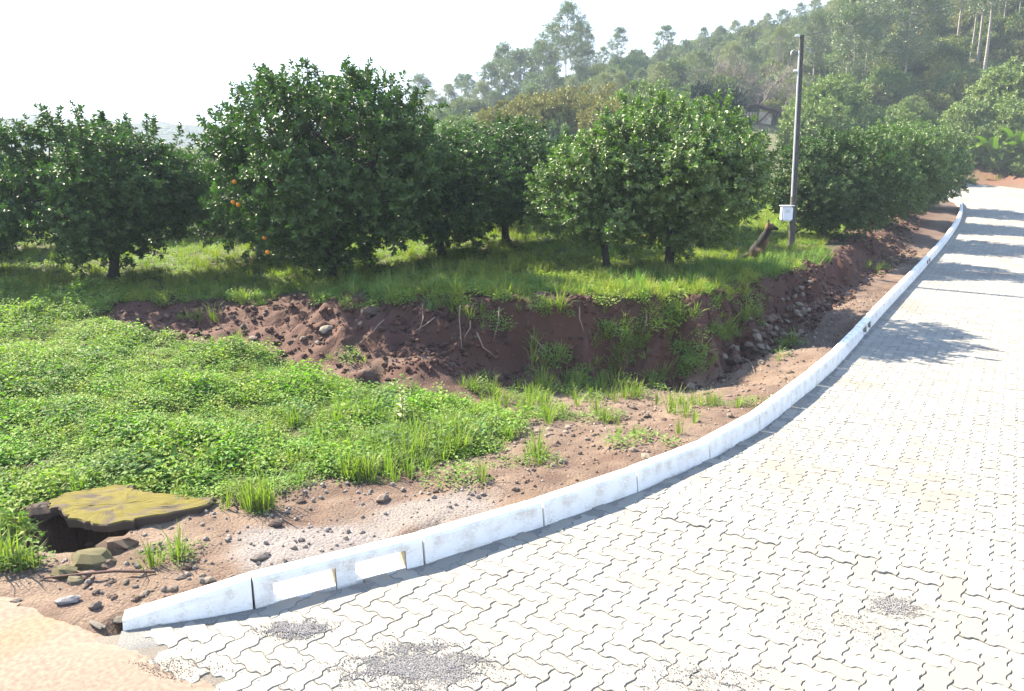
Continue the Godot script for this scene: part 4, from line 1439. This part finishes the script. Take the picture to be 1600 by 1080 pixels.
# ------------------------------------------------------------------ slab over the drain pit
func rock(seed_: int, flat := 0.7, sides := 9) -> ArrayMesh:
	rng.seed = seed_
	var pts := []
	for ring in [[-0.75, 0.55], [-0.2, 0.95], [0.35, 0.9], [0.8, 0.5]]:
		var row := []
		for k in sides:
			var a: float = TAU * (k + rng.randf_range(-0.3, 0.3)) / sides
			var r: float = ring[1] * rng.randf_range(0.75, 1.15)
			row.append(Vector3(cos(a) * r, (ring[0] + rng.randf_range(-0.12, 0.12)) * flat, sin(a) * r * 0.8))
		pts.append(row)
	var b := Builder.new()
	for j in 3:
		for k in sides:
			var q := (k + 1) % sides
			b.quad(pts[j][k], pts[j + 1][k], pts[j + 1][q], pts[j][q])
	var lo := Vector3(0, -0.9 * flat, 0)
	var hi := Vector3(0.05, 0.9 * flat, 0)
	for k in sides:
		b.tri(pts[0][k], pts[0][(k + 1) % sides], lo)
		b.tri(pts[3][(k + 1) % sides], pts[3][k], hi)
	for k in b.v.size(): b.c.push_back(Color.WHITE)
	return b.commit()

func build_slab() -> void:
	rng.seed = 200
	# outline of the broken slab, clockwise from its left corner
	var outline := [Vector2(-3.36, -5.12), Vector2(-3.3, -5.27), Vector2(-3.12, -5.42), Vector2(-2.92, -5.48), Vector2(-2.74, -5.36), Vector2(-2.5, -5.3), Vector2(-2.17, -5.26), Vector2(-2.2, -5.16), Vector2(-2.42, -4.98), Vector2(-2.6, -4.87), Vector2(-2.72, -4.8), Vector2(-2.88, -4.81), Vector2(-3.02, -4.87), Vector2(-3.16, -5.0), Vector2(-3.28, -5.04)]
	var origin := Vector3(-2.8, 0.05, -5.12)
	var fine_edge := []
	for k in outline.size():
		var a: Vector2 = outline[k]
		var c: Vector2 = outline[(k + 1) % outline.size()]
		for t in 4:
			var p := a.lerp(c, t / 4.0) + Vector2(rng.randfn(), rng.randfn()) * 0.012
			fine_edge.append(p - Vector2(origin.x, origin.z))
	var b := Builder.new()
	var mid := Vector2(0, 0)
	var n := fine_edge.size()
	var height := func(p: Vector2, top: bool) -> float:
		return (0.035 + 0.014 * noise_b.get_noise_2d(p.x * 60.0, p.y * 60.0) + 0.008 * noise_a.get_noise_2d(p.x * 220.0, p.y * 220.0) - 0.035 * p.x) if top else (-0.03 - 0.035 * p.x)
	var rings := [1.0, 0.97, 0.88, 0.78, 0.68, 0.58, 0.48, 0.38, 0.25]
	var col := func(p: Vector2, edge: bool) -> Color:
		var m := noise_a.get_noise_2d(p.x * 60.0 + 40.0, p.y * 60.0) + 0.9 * noise_b.get_noise_2d(p.x * 160.0, p.y * 160.0)
		var moss := 0.0 if edge else smoothstep(-0.3, 0.25, m + 0.3 - 0.9 * maxf(0.0, p.x - 0.2) - 1.2 * maxf(0.0, -p.x - 0.38))
		return Color(0.115, 0.085, 0.06).lerp(Color(0.19, 0.155, 0.016), moss)
	for r in rings.size() - 1:
		for k in n:
			var q := (k + 1) % n
			var ps := [mid.lerp(fine_edge[k], rings[r]), mid.lerp(fine_edge[q], rings[r]), mid.lerp(fine_edge[q], rings[r + 1]), mid.lerp(fine_edge[k], rings[r + 1])]
			var v := []
			for j in 4:
				var outer := (r == 0 and j < 2)
				v.append(Vector3(ps[j].x, height.call(ps[j], true) - (0.012 if outer else 0.0), ps[j].y))
			b.quad(v[0], v[1], v[2], v[3])
			for j in [0, 1, 2, 0, 2, 3]: b.c.push_back(col.call(ps[j], r == 0 and j < 2))
	for k in n:
		var q := (k + 1) % n
		var a := mid.lerp(fine_edge[k], 0.25)
		var c := mid.lerp(fine_edge[q], 0.25)
		b.tri(Vector3(a.x, height.call(a, true), a.y), Vector3(c.x, height.call(c, true), c.y), Vector3(0, height.call(mid, true), 0))
		for p in [a, c, mid]: b.c.push_back(col.call(p, false))
		var e0: Vector2 = fine_edge[k]
		var e1: Vector2 = fine_edge[q]
		var in0 := e0 * 0.97
		var in1 := e1 * 0.97
		b.quad(Vector3(in0.x, height.call(e0, false), in0.y), Vector3(in1.x, height.call(e1, false), in1.y), Vector3(e1.x, height.call(e1, true) - 0.012, e1.y), Vector3(e0.x, height.call(e0, true) - 0.012, e0.y))
		b.tri(Vector3(in1.x, height.call(e1, false), in1.y), Vector3(in0.x, height.call(e0, false), in0.y), Vector3(0, height.call(mid, false), 0))
		for j in 9: b.c.push_back(Color(0.11, 0.08, 0.06))
	single("concrete_slab", b.commit(), M.stone, Transform3D(Basis(), origin), "broken concrete slab covered in yellow green moss over a dark drain pit", "slab")
	# stones round the mouth of the pit
	var r1 := rock(301, 0.55)
	var r2 := rock(302, 0.7)
	for s in [[[145, 880], 0.13, r1, Color(0.15, 0.13, 0.06), "long mossy block of rubble on the front rim of the pit"], [[183, 858], 0.1, r2, Color(0.17, 0.11, 0.07), "square brown block wedged under the slab's front edge"], [[100, 898], 0.07, r2, Color(0.13, 0.115, 0.05), "small mossy stone at the near corner of the pit"], [[118, 908], 0.05, r1, Color(0.2, 0.17, 0.1), "rounded mossy stone touching the rusty rod"], [[165, 885], 0.06, r2, Color(0.2, 0.13, 0.09), "dark stone beside the mossy block at the pit"], [[60, 805], 0.12, r1, Color(0.07, 0.045, 0.035), "dark block of rubble at the left end of the slab"]]:
		var p := spot(s[0][0], s[0][1], s[1] * -0.12)
		single("rubble_block", s[2], stone_mat(s[3]), Transform3D(Basis(Vector3.UP, rng.randf() * TAU).scaled(Vector3(s[1] * 1.45, s[1] * 1.1, s[1] * 1.1)), p), s[4], "rubble")
	# rod, wood and pale rubble
	var rod := Builder.new()
	var a0 := spot(68, 906) + Vector3(0, 0.01, 0)
	var a1 := spot(242, 897) + Vector3(0, 0.015, 0)
	rod.tube([a0, a0.lerp(a1, 0.3) + Vector3(0, 0.012, 0), a0.lerp(a1, 0.65) + Vector3(0, 0.02, 0), a1], [0.007, 0.008, 0.01, 0.01], 6)
	single("rusty_rod", rod.commit(), stone_mat(Color(0.16, 0.09, 0.07)), Transform3D.IDENTITY, "thin rusty brown rod lying in front of the pit", "rod")
	var chip := rock(303, 0.5)
	for s in [[[107, 941], Vector3(0.075, 0.05, 0.045), 0.4, Color(0.3, 0.28, 0.27), "pale grey concrete chunk on the dirt near the rod"], [[152, 978], Vector3(0.075, 0.025, 0.025), -0.5, Color(0.2, 0.175, 0.15), "long pale concrete shard by the kerb end"], [[150, 950], Vector3(0.04, 0.05, 0.03), 0.9, Color(0.18, 0.14, 0.11), "upright brown stone chip near the kerb end"], [[182, 970], Vector3(0.06, 0.03, 0.05), 0.2, Color(0.17, 0.145, 0.12), "flat stone leaning on the kerb end"], [[25, 940], Vector3(0.04, 0.03, 0.03), 0.1, Color(0.3, 0.23, 0.18), "small stone on the rim of the dirt road"], [[282, 905], Vector3(0.045, 0.04, 0.04), 0.6, Color(0.2, 0.15, 0.12), "round dark stone behind the kerb ramp"], [[408, 873], Vector3(0.07, 0.05, 0.05), 0.7, Color(0.17, 0.145, 0.13), "lump of gravelly concrete behind the first drain opening"]]:
		single("rubble_piece", chip, stone_mat(s[3]), Transform3D(Basis(Vector3.UP, s[2]).scaled_local(s[1]), spot(s[0][0], s[0][1], 0.0) + Vector3(0, s[1].y * 0.25, 0)), s[4], "rubble")

func stone_mat(c: Color) -> StandardMaterial3D:
	var key := "stone_" + c.to_html()
	if not M.has(key):
		var m: StandardMaterial3D = M.stone.duplicate()
		m.albedo_color = c.linear_to_srgb()
		M[key] = m
	return M[key]

# ------------------------------------------------------------------ stones, clods, roots
func build_stones() -> void:
	var rocks := [rock(310, 0.6), rock(311, 0.75), rock(312, 0.5), rock(313, 0.65), rock(314, 0.8)]
	var colors := [Color(0.18, 0.125, 0.09), Color(0.135, 0.088, 0.064), Color(0.23, 0.175, 0.135), Color(0.105, 0.07, 0.055), Color(0.28, 0.225, 0.175)]
	rng.seed = 210
	var lay := func(p: Vector3, s: float, label: String, group: String, c: int) -> void:
		var up := slope_of(p.x, p.z)
		var basis_ := turned((up + Vector3(0, 1, 0)).normalized(), rng.randf() * TAU).scaled_local(Vector3(s * rng.randf_range(0.9, 1.4), s * rng.randf_range(0.7, 1.0), s))
		single("stone", rocks[rng.randi() % 5], stone_mat(colors[c]), Transform3D(basis_, p + up * s * 0.15), label, "stone", group)
	# stones one can single out
	for s in [[[582, 487], 0.13, "largest rounded stone, half sunk in the shaded top of the bank", 1], [[598, 781], 0.055, "pale flat stone on the gravel between lawn and kerb", 2], [[430, 820], 0.05, "dark round stone beside the lawn's lower edge", 3], [[470, 785], 0.05, "brown stone at the grass edge next to the torn soil", 1], [[878, 722], 0.05, "flat pale stone alone on the dirt below the grass tuft", 4], [[1010, 716], 0.05, "pale slab of stone close to the kerb on the shoulder", 4], [[990, 705], 0.045, "pale stone broken off beside the pale slab of stone", 2], [[1080, 605], 0.08, "light stone on the lip of the ditch", 2], [[1140, 650], 0.045, "pinkish stone on the shoulder above the kerb bend", 2], [[510, 515], 0.09, "white topped stone on the sunlit dirt slope", 4], [[395, 530], 0.08, "pale flat stone low on the red dirt slope", 2], [[690, 480], 0.07, "grey stone in the roots at the top of the bank", 1], [[845, 462], 0.08, "angular stone on the grassy lip of the bank", 1]]:
		lay.call(spot(s[0][0], s[0][1]), s[1], s[2], "", s[3])
	for k in 75:
		var u := rng.randf_range(640, 1250)
		var t := (u - 640) / 610.0
		var v := lerpf(760, 565, t) + rng.randf_range(-45, 25)
		var p := spot(u, v)
		if kerb_distance(p.x, p.z) > -0.2: continue
		lay.call(p, rng.randf_range(0.012, 0.035) * (1.0 + 0.5 * t), "small stone strewn on the dirt shoulder behind the kerb", "stones on the dirt shoulder", rng.randi() % 5)
	for k in 90:
		var t := rng.randf()
		var p := spot(lerpf(1150, 1300, t) + rng.randf_range(-40, 40), lerpf(560, 445, t) + rng.randf_range(-20, 20))
		if kerb_distance(p.x, p.z) > -0.9: continue
		lay.call(p, rng.randf_range(0.04, 0.085), "grey brown stone in the stony bed of the ditch", "stones in the ditch bed", rng.randi() % 5)
	for k in 45:
		var p := spot(rng.randf_range(190, 760), rng.randf_range(470, 560))
		if p.z > -9.0: continue
		lay.call(p, rng.randf_range(0.02, 0.06), "stone half buried in the red soil of the bank", "stones in the red bank", rng.randi() % 4)
	for k in 90:
		var p := spot(rng.randf_range(20, 330), rng.randf_range(845, 975))
		if kerb_distance(p.x, p.z) > -0.15: continue
		lay.call(p, 0.01 + 0.03 * pow(rng.randf(), 2.0), "little stone in the rubble between pit and kerb end", "little stones near the pit", rng.randi() % 5)
	for k in 30:
		var t := rng.randf()
		var z := lerpf(-18.0, -33.0, t)
		var at := Vector2(lerpf(9.0, 18.2, t) - rng.randf_range(0.3, 1.3), z)
		lay.call(on_ground(at.x, at.y), rng.randf_range(0.04, 0.09), "stone on the dirt strip beside the upper kerb", "stones beside the upper kerb", rng.randi() % 4)
	# gravel and clods, too many to count
	var grit := rock(320, 0.7, 5)
	var places := []
	var tints := []
	for k in 34000:
		var x := rng.randf_range(-4.6, 7.5)
		var z := rng.randf_range(-15.0, -3.5)
		var f := coarse_at(x, z)
		if f[3] > -0.15 or f[3] < -2.6: continue
		if -f[1] > -0.25 and x > -1.5: continue
		if Geometry2D.is_point_in_polygon(Vector2(x, z), lawn_shape): continue
		var s := 0.0045 + 0.022 * pow(rng.randf(), 5.0)
		places.append(Transform3D(turned(Vector3(rng.randfn(), 2.0, rng.randfn()), rng.randf() * TAU).scaled_local(Vector3.ONE * s), on_ground(x, z) + Vector3(0, s * 0.3, 0)))
		var c: Color = colors[rng.randi() % 5]
		if x < -0.2 and z > -5.6: c = c.lerp(Color(0.19, 0.175, 0.165), 0.7)
		tints.append(c * rng.randf_range(1.1, 1.8))
	tag(scatter("gravel", grit, M.stone, places, tints, self), "brown and grey gravel strewn behind the kerb", "gravel")
	places = []
	tints = []
	for k in 42000:
		var x := rng.randf_range(-6.5, 12.0)
		var z := rng.randf_range(-21.0, -8.2)
		var f := coarse_at(x, z)
		if f[3] > -0.2: continue
		var bank: float = -f[1] / f[2]
		if bank < -1.6 or bank > 1.0 or rng.randf() < 0.4: continue
		var s := 0.012 + 0.055 * pow(rng.randf(), 3.5)
		places.append(Transform3D(turned(Vector3(rng.randfn(), 2.0, rng.randfn()), rng.randf() * TAU).scaled_local(Vector3.ONE * s), on_ground(x, z) + Vector3(0, s * 0.2, 0)))
		tints.append(Color(0.085, 0.04, 0.028) * rng.randf_range(0.7, 1.5))
	for k in 16000:
		var x := rng.randf_range(-1.6, 6.5)
		var z := rng.randf_range(-15.5, -9.0)
		var f := coarse_at(x, z)
		if absf(f[1]) > f[2] * 1.5 + 0.1: continue
		var s := 0.012 + 0.05 * pow(rng.randf(), 3.0)
		places.append(Transform3D(turned(Vector3(rng.randfn(), 2.0, rng.randfn()), rng.randf() * TAU).scaled_local(Vector3.ONE * s), on_ground(x, z) + Vector3(0, s * 0.2, 0)))
		tints.append(Color(0.085, 0.04, 0.028) * rng.randf_range(0.6, 1.6))
	for k in 2600:
		var t := rng.randf()
		var z := lerpf(-18.5, -37.0, t)
		var x := lerpf(9.8, 19.9, t) - rng.randf_range(0.25, 2.6)
		if kerb_distance(x, z) > -0.2: continue
		var s := 0.02 + 0.08 * pow(rng.randf(), 3.0)
		places.append(Transform3D(turned(Vector3(rng.randfn(), 2.0, rng.randfn()), rng.randf() * TAU).scaled_local(Vector3(s, s * 0.7, s)), on_ground(x, z) + Vector3(0, s * 0.2, 0)))
		tints.append((Color(0.1, 0.055, 0.038) if rng.randf() < 0.7 else Color(0.17, 0.12, 0.07)) * rng.randf_range(0.6, 1.6))
	tag(scatter("soil_clods", grit, M.soil, places, tints, self), "crumbled red soil clods on the cut bank", "soil")
	places = []
	tints = []
	for q in [[Vector2(-0.46, -3.38), Vector2(0.36, 0.19), 12000], [Vector2(-1.16, -3.7), Vector2(0.19, 0.09), 4000], [Vector2(2.17, -3.93), Vector2(0.15, 0.11), 2200], [Vector2(0.95, -3.3), Vector2(0.4, 0.15), 900], [Vector2(1.8, -3.75), Vector2(0.5, 0.25), 700], [Vector2(-0.45, -3.3), Vector2(1.0, 0.35), 500], [Vector2(-1.75, -3.35), Vector2(0.35, 0.12), 900], [Vector2(-1.3, -3.05), Vector2(0.3, 0.12), 900]]:
		for k in q[2]:
			var o := Vector2(rng.randfn(), rng.randfn()) * 0.55
			if o.length() > 0.6 + 1.1 * rng.randf() * rng.randf() + 0.8 * noise_b.get_noise_2d(o.x * 26.0 + q[0].x * 50.0, o.y * 26.0): continue
			var p: Vector2 = q[0] + o * q[1]
			if kerb_distance(p.x, p.y) < 0.03: continue
			var s := rng.randf_range(0.0022, 0.0048)
			places.append(Transform3D(turned(Vector3(rng.randfn(), 1.5, rng.randfn()), rng.randf() * TAU).scaled_local(Vector3.ONE * s), Vector3(p.x, road_y(p.x, p.y) + s * 0.4 + rng.randf() * 0.004, p.y)))
			var g := rng.randf_range(0.24, 0.46)
			tints.append(Color(g, g * 0.95, g * 0.93) if q[0].x > -1.3 or q[0].y < -3.5 else Color(g * 1.1, g * 0.86, g * 0.68))
	tag(scatter("road_grit", grit, M.stone, places, tints, self), "grey grit spilled in patches over the pavers", "grit")
	# roots hanging from the cut
	for s in [[[720, 470], [722, 548], [718, 500]], [[830, 525], [866, 556], [850, 548]], [[690, 490], [640, 525], [668, 508]], [[735, 500], [725, 530], [735, 515]], [[1160, 560], [1178, 585], [1172, 570]], [[780, 480], [772, 530], [779, 505]], [[600, 500], [560, 540], [585, 520]], [[905, 480], [912, 520], [905, 500]], [[660, 475], [655, 520], [662, 500]], [[1010, 490], [1000, 530], [1008, 510]], [[745, 520], [775, 560], [755, 545]]]:
		var p0 := spot(s[0][0], s[0][1])
		var p1 := spot(s[1][0], s[1][1])
		var pm := spot(s[2][0], s[2][1])
		var off := Vector3(0, 0.03, 0.05)
		var b := Builder.new()
		b.tube([p0, p0.lerp(pm, 0.5) + off, pm + off, pm.lerp(p1, 0.5) + off, p1 + off * 0.6], [0.011, 0.01, 0.008, 0.006, 0.003], 5)
		single("hanging_root", b.commit(), M.root, Transform3D.IDENTITY, "thin bare root hanging down the cut red bank", "root", "roots in the cut bank")

# ------------------------------------------------------------------ grass and weeds
func tuft(blades: int, high: float, spread: float, wide: float) -> ArrayMesh:
	var b := Builder.new()
	for k in blades:
		var az := rng.randf() * TAU
		var r := rng.randf() * spread * 0.35
		var base := Vector3(cos(az) * r, -0.01, sin(az) * r)
		var lean := rng.randf_range(0.15, 1.0) * spread
		var h := high * rng.randf_range(0.55, 1.1)
		var out := Vector3(cos(az + rng.randf_range(-0.6, 0.6)), 0, sin(az + rng.randf_range(-0.6, 0.6)))
		var mid := base + out * lean * 0.4 + Vector3(0, h * 0.65, 0)
		var tip := base + out * lean + Vector3(0, h * rng.randf_range(0.75, 1.0), 0)
		var side := Vector3(-out.z, 0, out.x) * wide * 0.5
		b.tri(base - side, mid - side * 0.8, base + side)
		b.tri(base + side, mid - side * 0.8, mid + side * 0.8)
		b.tri(mid - side * 0.8, tip, mid + side * 0.8)
		var f := rng.randf_range(0.75, 1.25)
		for q in 9: b.c.push_back(Color(f * rng.randf_range(0.95, 1.05), f, f * 0.95))
	return b.commit()

func leafy_patch(leaves: int, radius: float, high: float, long: float, wide: float) -> ArrayMesh:
	var b := Builder.new()
	for k in leaves:
		var az := rng.randf() * TAU
		var r := sqrt(rng.randf()) * radius
		var base := Vector3(cos(az) * r, high * rng.randf_range(0.25, 1.0) * (1.0 - 0.5 * r / radius), sin(az) * r)
		var a2 := rng.randf() * TAU
		var dir := Vector3(cos(a2), rng.randf_range(-0.15, 0.55), sin(a2)).normalized()
		var side := Vector3(-sin(a2), rng.randf_range(-0.35, 0.35), cos(a2)).normalized()
		leaf(b, base, dir, side, long * rng.randf_range(0.7, 1.25), wide * rng.randf_range(0.8, 1.2), rng.randf_range(0.05, 0.25), 0.1)
	b.c = leaf_tints(leaves, 0.12, 0.25)
	return b.commit()

func place_at(x: float, z: float, s: float, tall := 1.0) -> Transform3D:
	var up := (slope_of(x, z) + Vector3(0, 1.2, 0)).normalized()
	return Transform3D(turned(up, rng.randf() * TAU).scaled_local(Vector3(s, s * tall, s)), on_ground(x, z, 0.005))

func build_undergrowth() -> void:
	rng.seed = 400
	var clovers := [leafy_patch(84, 0.17, 0.1, 0.03, 0.019), leafy_patch(70, 0.17, 0.15, 0.035, 0.022), leafy_patch(40, 0.15, 0.18, 0.052, 0.03)]
	var grasses := [tuft(22, 0.22, 0.14, 0.007), tuft(26, 0.3, 0.2, 0.008), tuft(18, 0.16, 0.1, 0.006)]
	var sets := {}
	var add := func(key: String, t: Transform3D, c: Color) -> void:
		if not sets.has(key): sets[key] = [[], []]
		sets[key][0].append(t)
		sets[key][1].append(c)
	# the lawn of low leafy weeds
	for k in 17000:
		var x := rng.randf_range(-9.3, 0.5)
		var z := rng.randf_range(-13.5, -4.6)
		var jx := x + 0.15 * noise_b.get_noise_2d(x * 30.0, z * 30.0)
		if not Geometry2D.is_point_in_polygon(Vector2(jx, z), lawn_shape): continue
		if absf(x / -z) > 0.8: continue
		if noise_a.get_noise_2d(x * 17.0 - 120.0, z * 17.0) > 0.42 and rng.randf() < 0.85: continue
		var lump := 0.5 + 0.5 * noise_a.get_noise_2d(x * 14.0, z * 14.0)
		var dry := smoothstep(-8.2, -10.2, z + 1.2 * noise_a.get_noise_2d(x * 8.0, z * 8.0 + 60.0))
		var s := lerpf(0.45, 1.4, lump * lump + 0.25 * lump) * rng.randf_range(0.75, 1.2)
		var f := rng.randf_range(0.8, 1.2)
		var c := Color(f * rng.randf_range(0.8, 1.25), f, f * rng.randf_range(0.7, 1.1)).lerp(Color(1.55, 1.25, 1.7) * f, dry * rng.randf_range(0.3, 0.9))
		if rng.randf() < 0.72: add.call("clover%d" % (rng.randi() % 3), place_at(x, z, s, lerpf(0.7, 1.5, lump)), c)
		else: add.call("grass%d" % (rng.randi() % 3), place_at(x, z, s * 0.8, 0.8), c)
	# taller broad leaved weeds standing in the lawn
	for k in 900:
		var x := rng.randf_range(-9.0, 0.3)
		var z := rng.randf_range(-11.5, -5.0)
		if not Geometry2D.is_point_in_polygon(Vector2(x, z), lawn_shape): continue
		if noise_a.get_noise_2d(x * 12.0 + 300.0, z * 12.0) < 0.12: continue
		add.call("clover2", place_at(x, z, rng.randf_range(1.0, 1.5), rng.randf_range(0.8, 1.2)), Color(0.85, 0.9, 1.2) * rng.randf_range(0.6, 1.0))
	# longer grass in clumps on the right part of the lawn
	for q in [[700, 700, 45], [660, 720, 40], [640, 690, 40], [740, 690, 26], [600, 725, 34], [570, 690, 30], [560, 660, 26], [540, 630, 24], [600, 655, 26], [520, 700, 18], [690, 660, 24], [480, 740, 16], [450, 660, 12], [490, 610, 14]]:
		for k in q[2]:
			var p := spot(q[0] + rng.randfn() * 22.0, q[1] + rng.randfn() * 11.0)
			if p.z > -5.7 and p.x < -0.6: continue
			add.call("grass%d" % (rng.randi() % 3), place_at(p.x, p.z, rng.randf_range(0.5, 1.05), rng.randf_range(0.55, 1.05)), Color(0.95, 1.0, 1.0) * rng.randf_range(0.85, 1.2))
	# sparse weeds on the dirt
	for s in [[750, 610, 30, 22, 14], [860, 650, 34, 16, 26], [790, 640, 60, 22, 26], [735, 700, 30, 18, 26], [690, 690, 40, 30, 40], [880, 610, 40, 20, 30], [945, 655, 26, 8, 10], [1020, 600, 14, 14, 10], [1130, 520, 30, 14, 22], [1060, 490, 30, 14, 22], [980, 530, 40, 40, 44], [1080, 560, 40, 30, 30], [930, 590, 40, 26, 26], [860, 560, 30, 20, 14], [1170, 500, 16, 16, 10], [760, 500, 30, 16, 10], [840, 480, 40, 16, 18], [600, 470, 50, 10, 14], [1380, 420, 26, 8, 12], [1220, 560, 10, 6, 3], [1160, 640, 60, 14, 14], [1000, 690, 80, 14, 12], [850, 720, 60, 16, 10], [1080, 640, 60, 20, 14], [960, 620, 60, 16, 22], [820, 620, 50, 20, 26], [1240, 540, 20, 10, 8], [700, 750, 60, 10, 8], [260, 870, 60, 20, 8], [560, 745, 60, 10, 20], [400, 795, 40, 8, 14], [30, 885, 28, 6, 14], [350, 540, 60, 10, 14], [300, 500, 60, 8, 8], [540, 560, 30, 8, 8]]:
		for k in s[4]:
			var p := spot(s[0] + rng.randfn() * s[2] * 0.5, s[1] + rng.randfn() * s[3] * 0.5)
			if kerb_distance(p.x, p.z) > -0.25: continue
			if rng.randf() < 0.6: add.call("grass%d" % (rng.randi() % 3), place_at(p.x, p.z, rng.randf_range(0.6, 1.2)), Color(1.0, 1.0, 0.9) * rng.randf_range(0.8, 1.15))
			else: add.call("clover%d" % (rng.randi() % 3), place_at(p.x, p.z, rng.randf_range(0.5, 1.0)), Color(0.95, 0.95, 1.0) * rng.randf_range(0.7, 1.1))
	# orchard floor
	for k in 30000:
		var d := lerpf(10.0, 38.0, pow(rng.randf(), 1.5))
		var x := rng.randf_range(-0.8, 0.7) * d
		if x < -9.0 and d < 11.5: continue
		var f := coarse_at(x, -d) if in_fine(x, -d) else fields(x, -d)
		if f[3] > -0.7: continue
		var bank: float = -f[1] / f[2]
		if bank < 0.85 + 0.9 * noise_b.get_noise_2d(x * 20.0, d * 20.0): continue
		if x > 7.0 and bank < 2.0: continue
		var s := rng.randf_range(0.5, 1.1) * (1.0 + maxf(0.0, d - 16.0) * 0.05)
		var t := rng.randf_range(0.85, 1.2)
		var p := 0.5 + 0.5 * noise_a.get_noise_2d(x * 6.0, d * 6.0)
		var c := Color(1.4, 1.1, 0.7).lerp(Color(0.95, 1.0, 1.1), p) * t
		add.call("floor_%s%d" % ["grass" if rng.randf() < 0.3 + 0.35 * (1.0 - p) else "clover", rng.randi() % 3], place_at(x, -d, s, rng.randf_range(0.6, 1.0)), c)
	# yellowing grass on the bank across the road
	for k in 420:
		var d := rng.randf_range(30.0, 50.0)
		var x := rng.randf_range(0.5, 0.72) * d
		var kd := kerb_distance(x, -d)
		if kd < ROAD_WIDE + 0.4 or kd > ROAD_WIDE + 7.0: continue
		if noise_a.get_noise_2d(x * 6.0, d * 6.0) < -0.05: continue
		add.call("floor_grass%d" % (rng.randi() % 3), Transform3D(Basis(Vector3.UP, rng.randf() * TAU).scaled(Vector3.ONE * rng.randf_range(1.6, 3.4)), on_ground(x, -d)), Color(1.4, 1.05, 0.8) * rng.randf_range(0.7, 1.2))
	# the fringe of long grass on the lip of the bank
	for k in 1500:
		var x := rng.randf_range(-2.6, 6.6)
		var d := rng.randf_range(9.8, 16.5)
		var f := coarse_at(x, -d)
		var behind: float = -f[1] - f[2] * 0.6
		if behind < 0.0 or behind > 1.3 or rng.randf() < behind * 0.5 or noise_a.get_noise_2d(x * 14.0, d * 14.0) < -0.05: continue
		add.call("floor_grass1", place_at(x, -d, rng.randf_range(0.5, 1.25), 0.95), Color(0.8, 1.0, 1.1) * rng.randf_range(0.8, 1.1))
	var n := 0
	for key: String in sets:
		var k := int(key.right(1))
		var is_grass := key.contains("grass")
		var floor_ := key.begins_with("floor")
		var label := ""
		if floor_: label = ["low grass", "long grass", "fine short grass"][k] + " under the orange trees and along the roadside" if is_grass else ["small leaved weeds", "middling leafy weeds", "broad leaved weeds"][k] + " under the orange trees"
		else: label = ["spreading grass", "long arching grass", "fine short grass"][k] + " of the sunny lawn and dirt edge" if is_grass else ["small leaved clover", "middling clover", "broad leaved weeds"][k] + " carpeting the sunny lawn"
		tag(scatter("grass" if is_grass else "ground_cover", (grasses if is_grass else clovers)[k], M.grass if is_grass else M.clover, sets[key][0], sets[key][1], self), label, "grass" if is_grass else "weeds")
		n += sets[key][0].size()
	print("tufts ", n)
	# an upright weed in front of the red soil
	var w := thing("tall_weed", spot(628, 668), "upright leafy weed standing alone before the dark burrow", "weed")
	var stem := Builder.new()
	stem.tube([Vector3(0, -0.02, 0), Vector3(0.01, 0.2, 0), Vector3(0, 0.42, 0)], [0.008, 0.006, 0.003], 5)
	part("stem", stem.commit(), M.shrub, w)
	var lv := Builder.new()
	for k in 46:
		var t := k / 46.0
		var az := k * 2.4
		leaf(lv, Vector3(0, 0.03 + 0.4 * t, 0), Vector3(cos(az), 0.35, sin(az)).normalized(), Vector3(-sin(az), 0, cos(az)), lerpf(0.15, 0.05, t), lerpf(0.075, 0.03, t), 0.15, 0.2)
	lv.c = leaf_tints(46)
	part("foliage", lv.commit(), M.shrub, w)
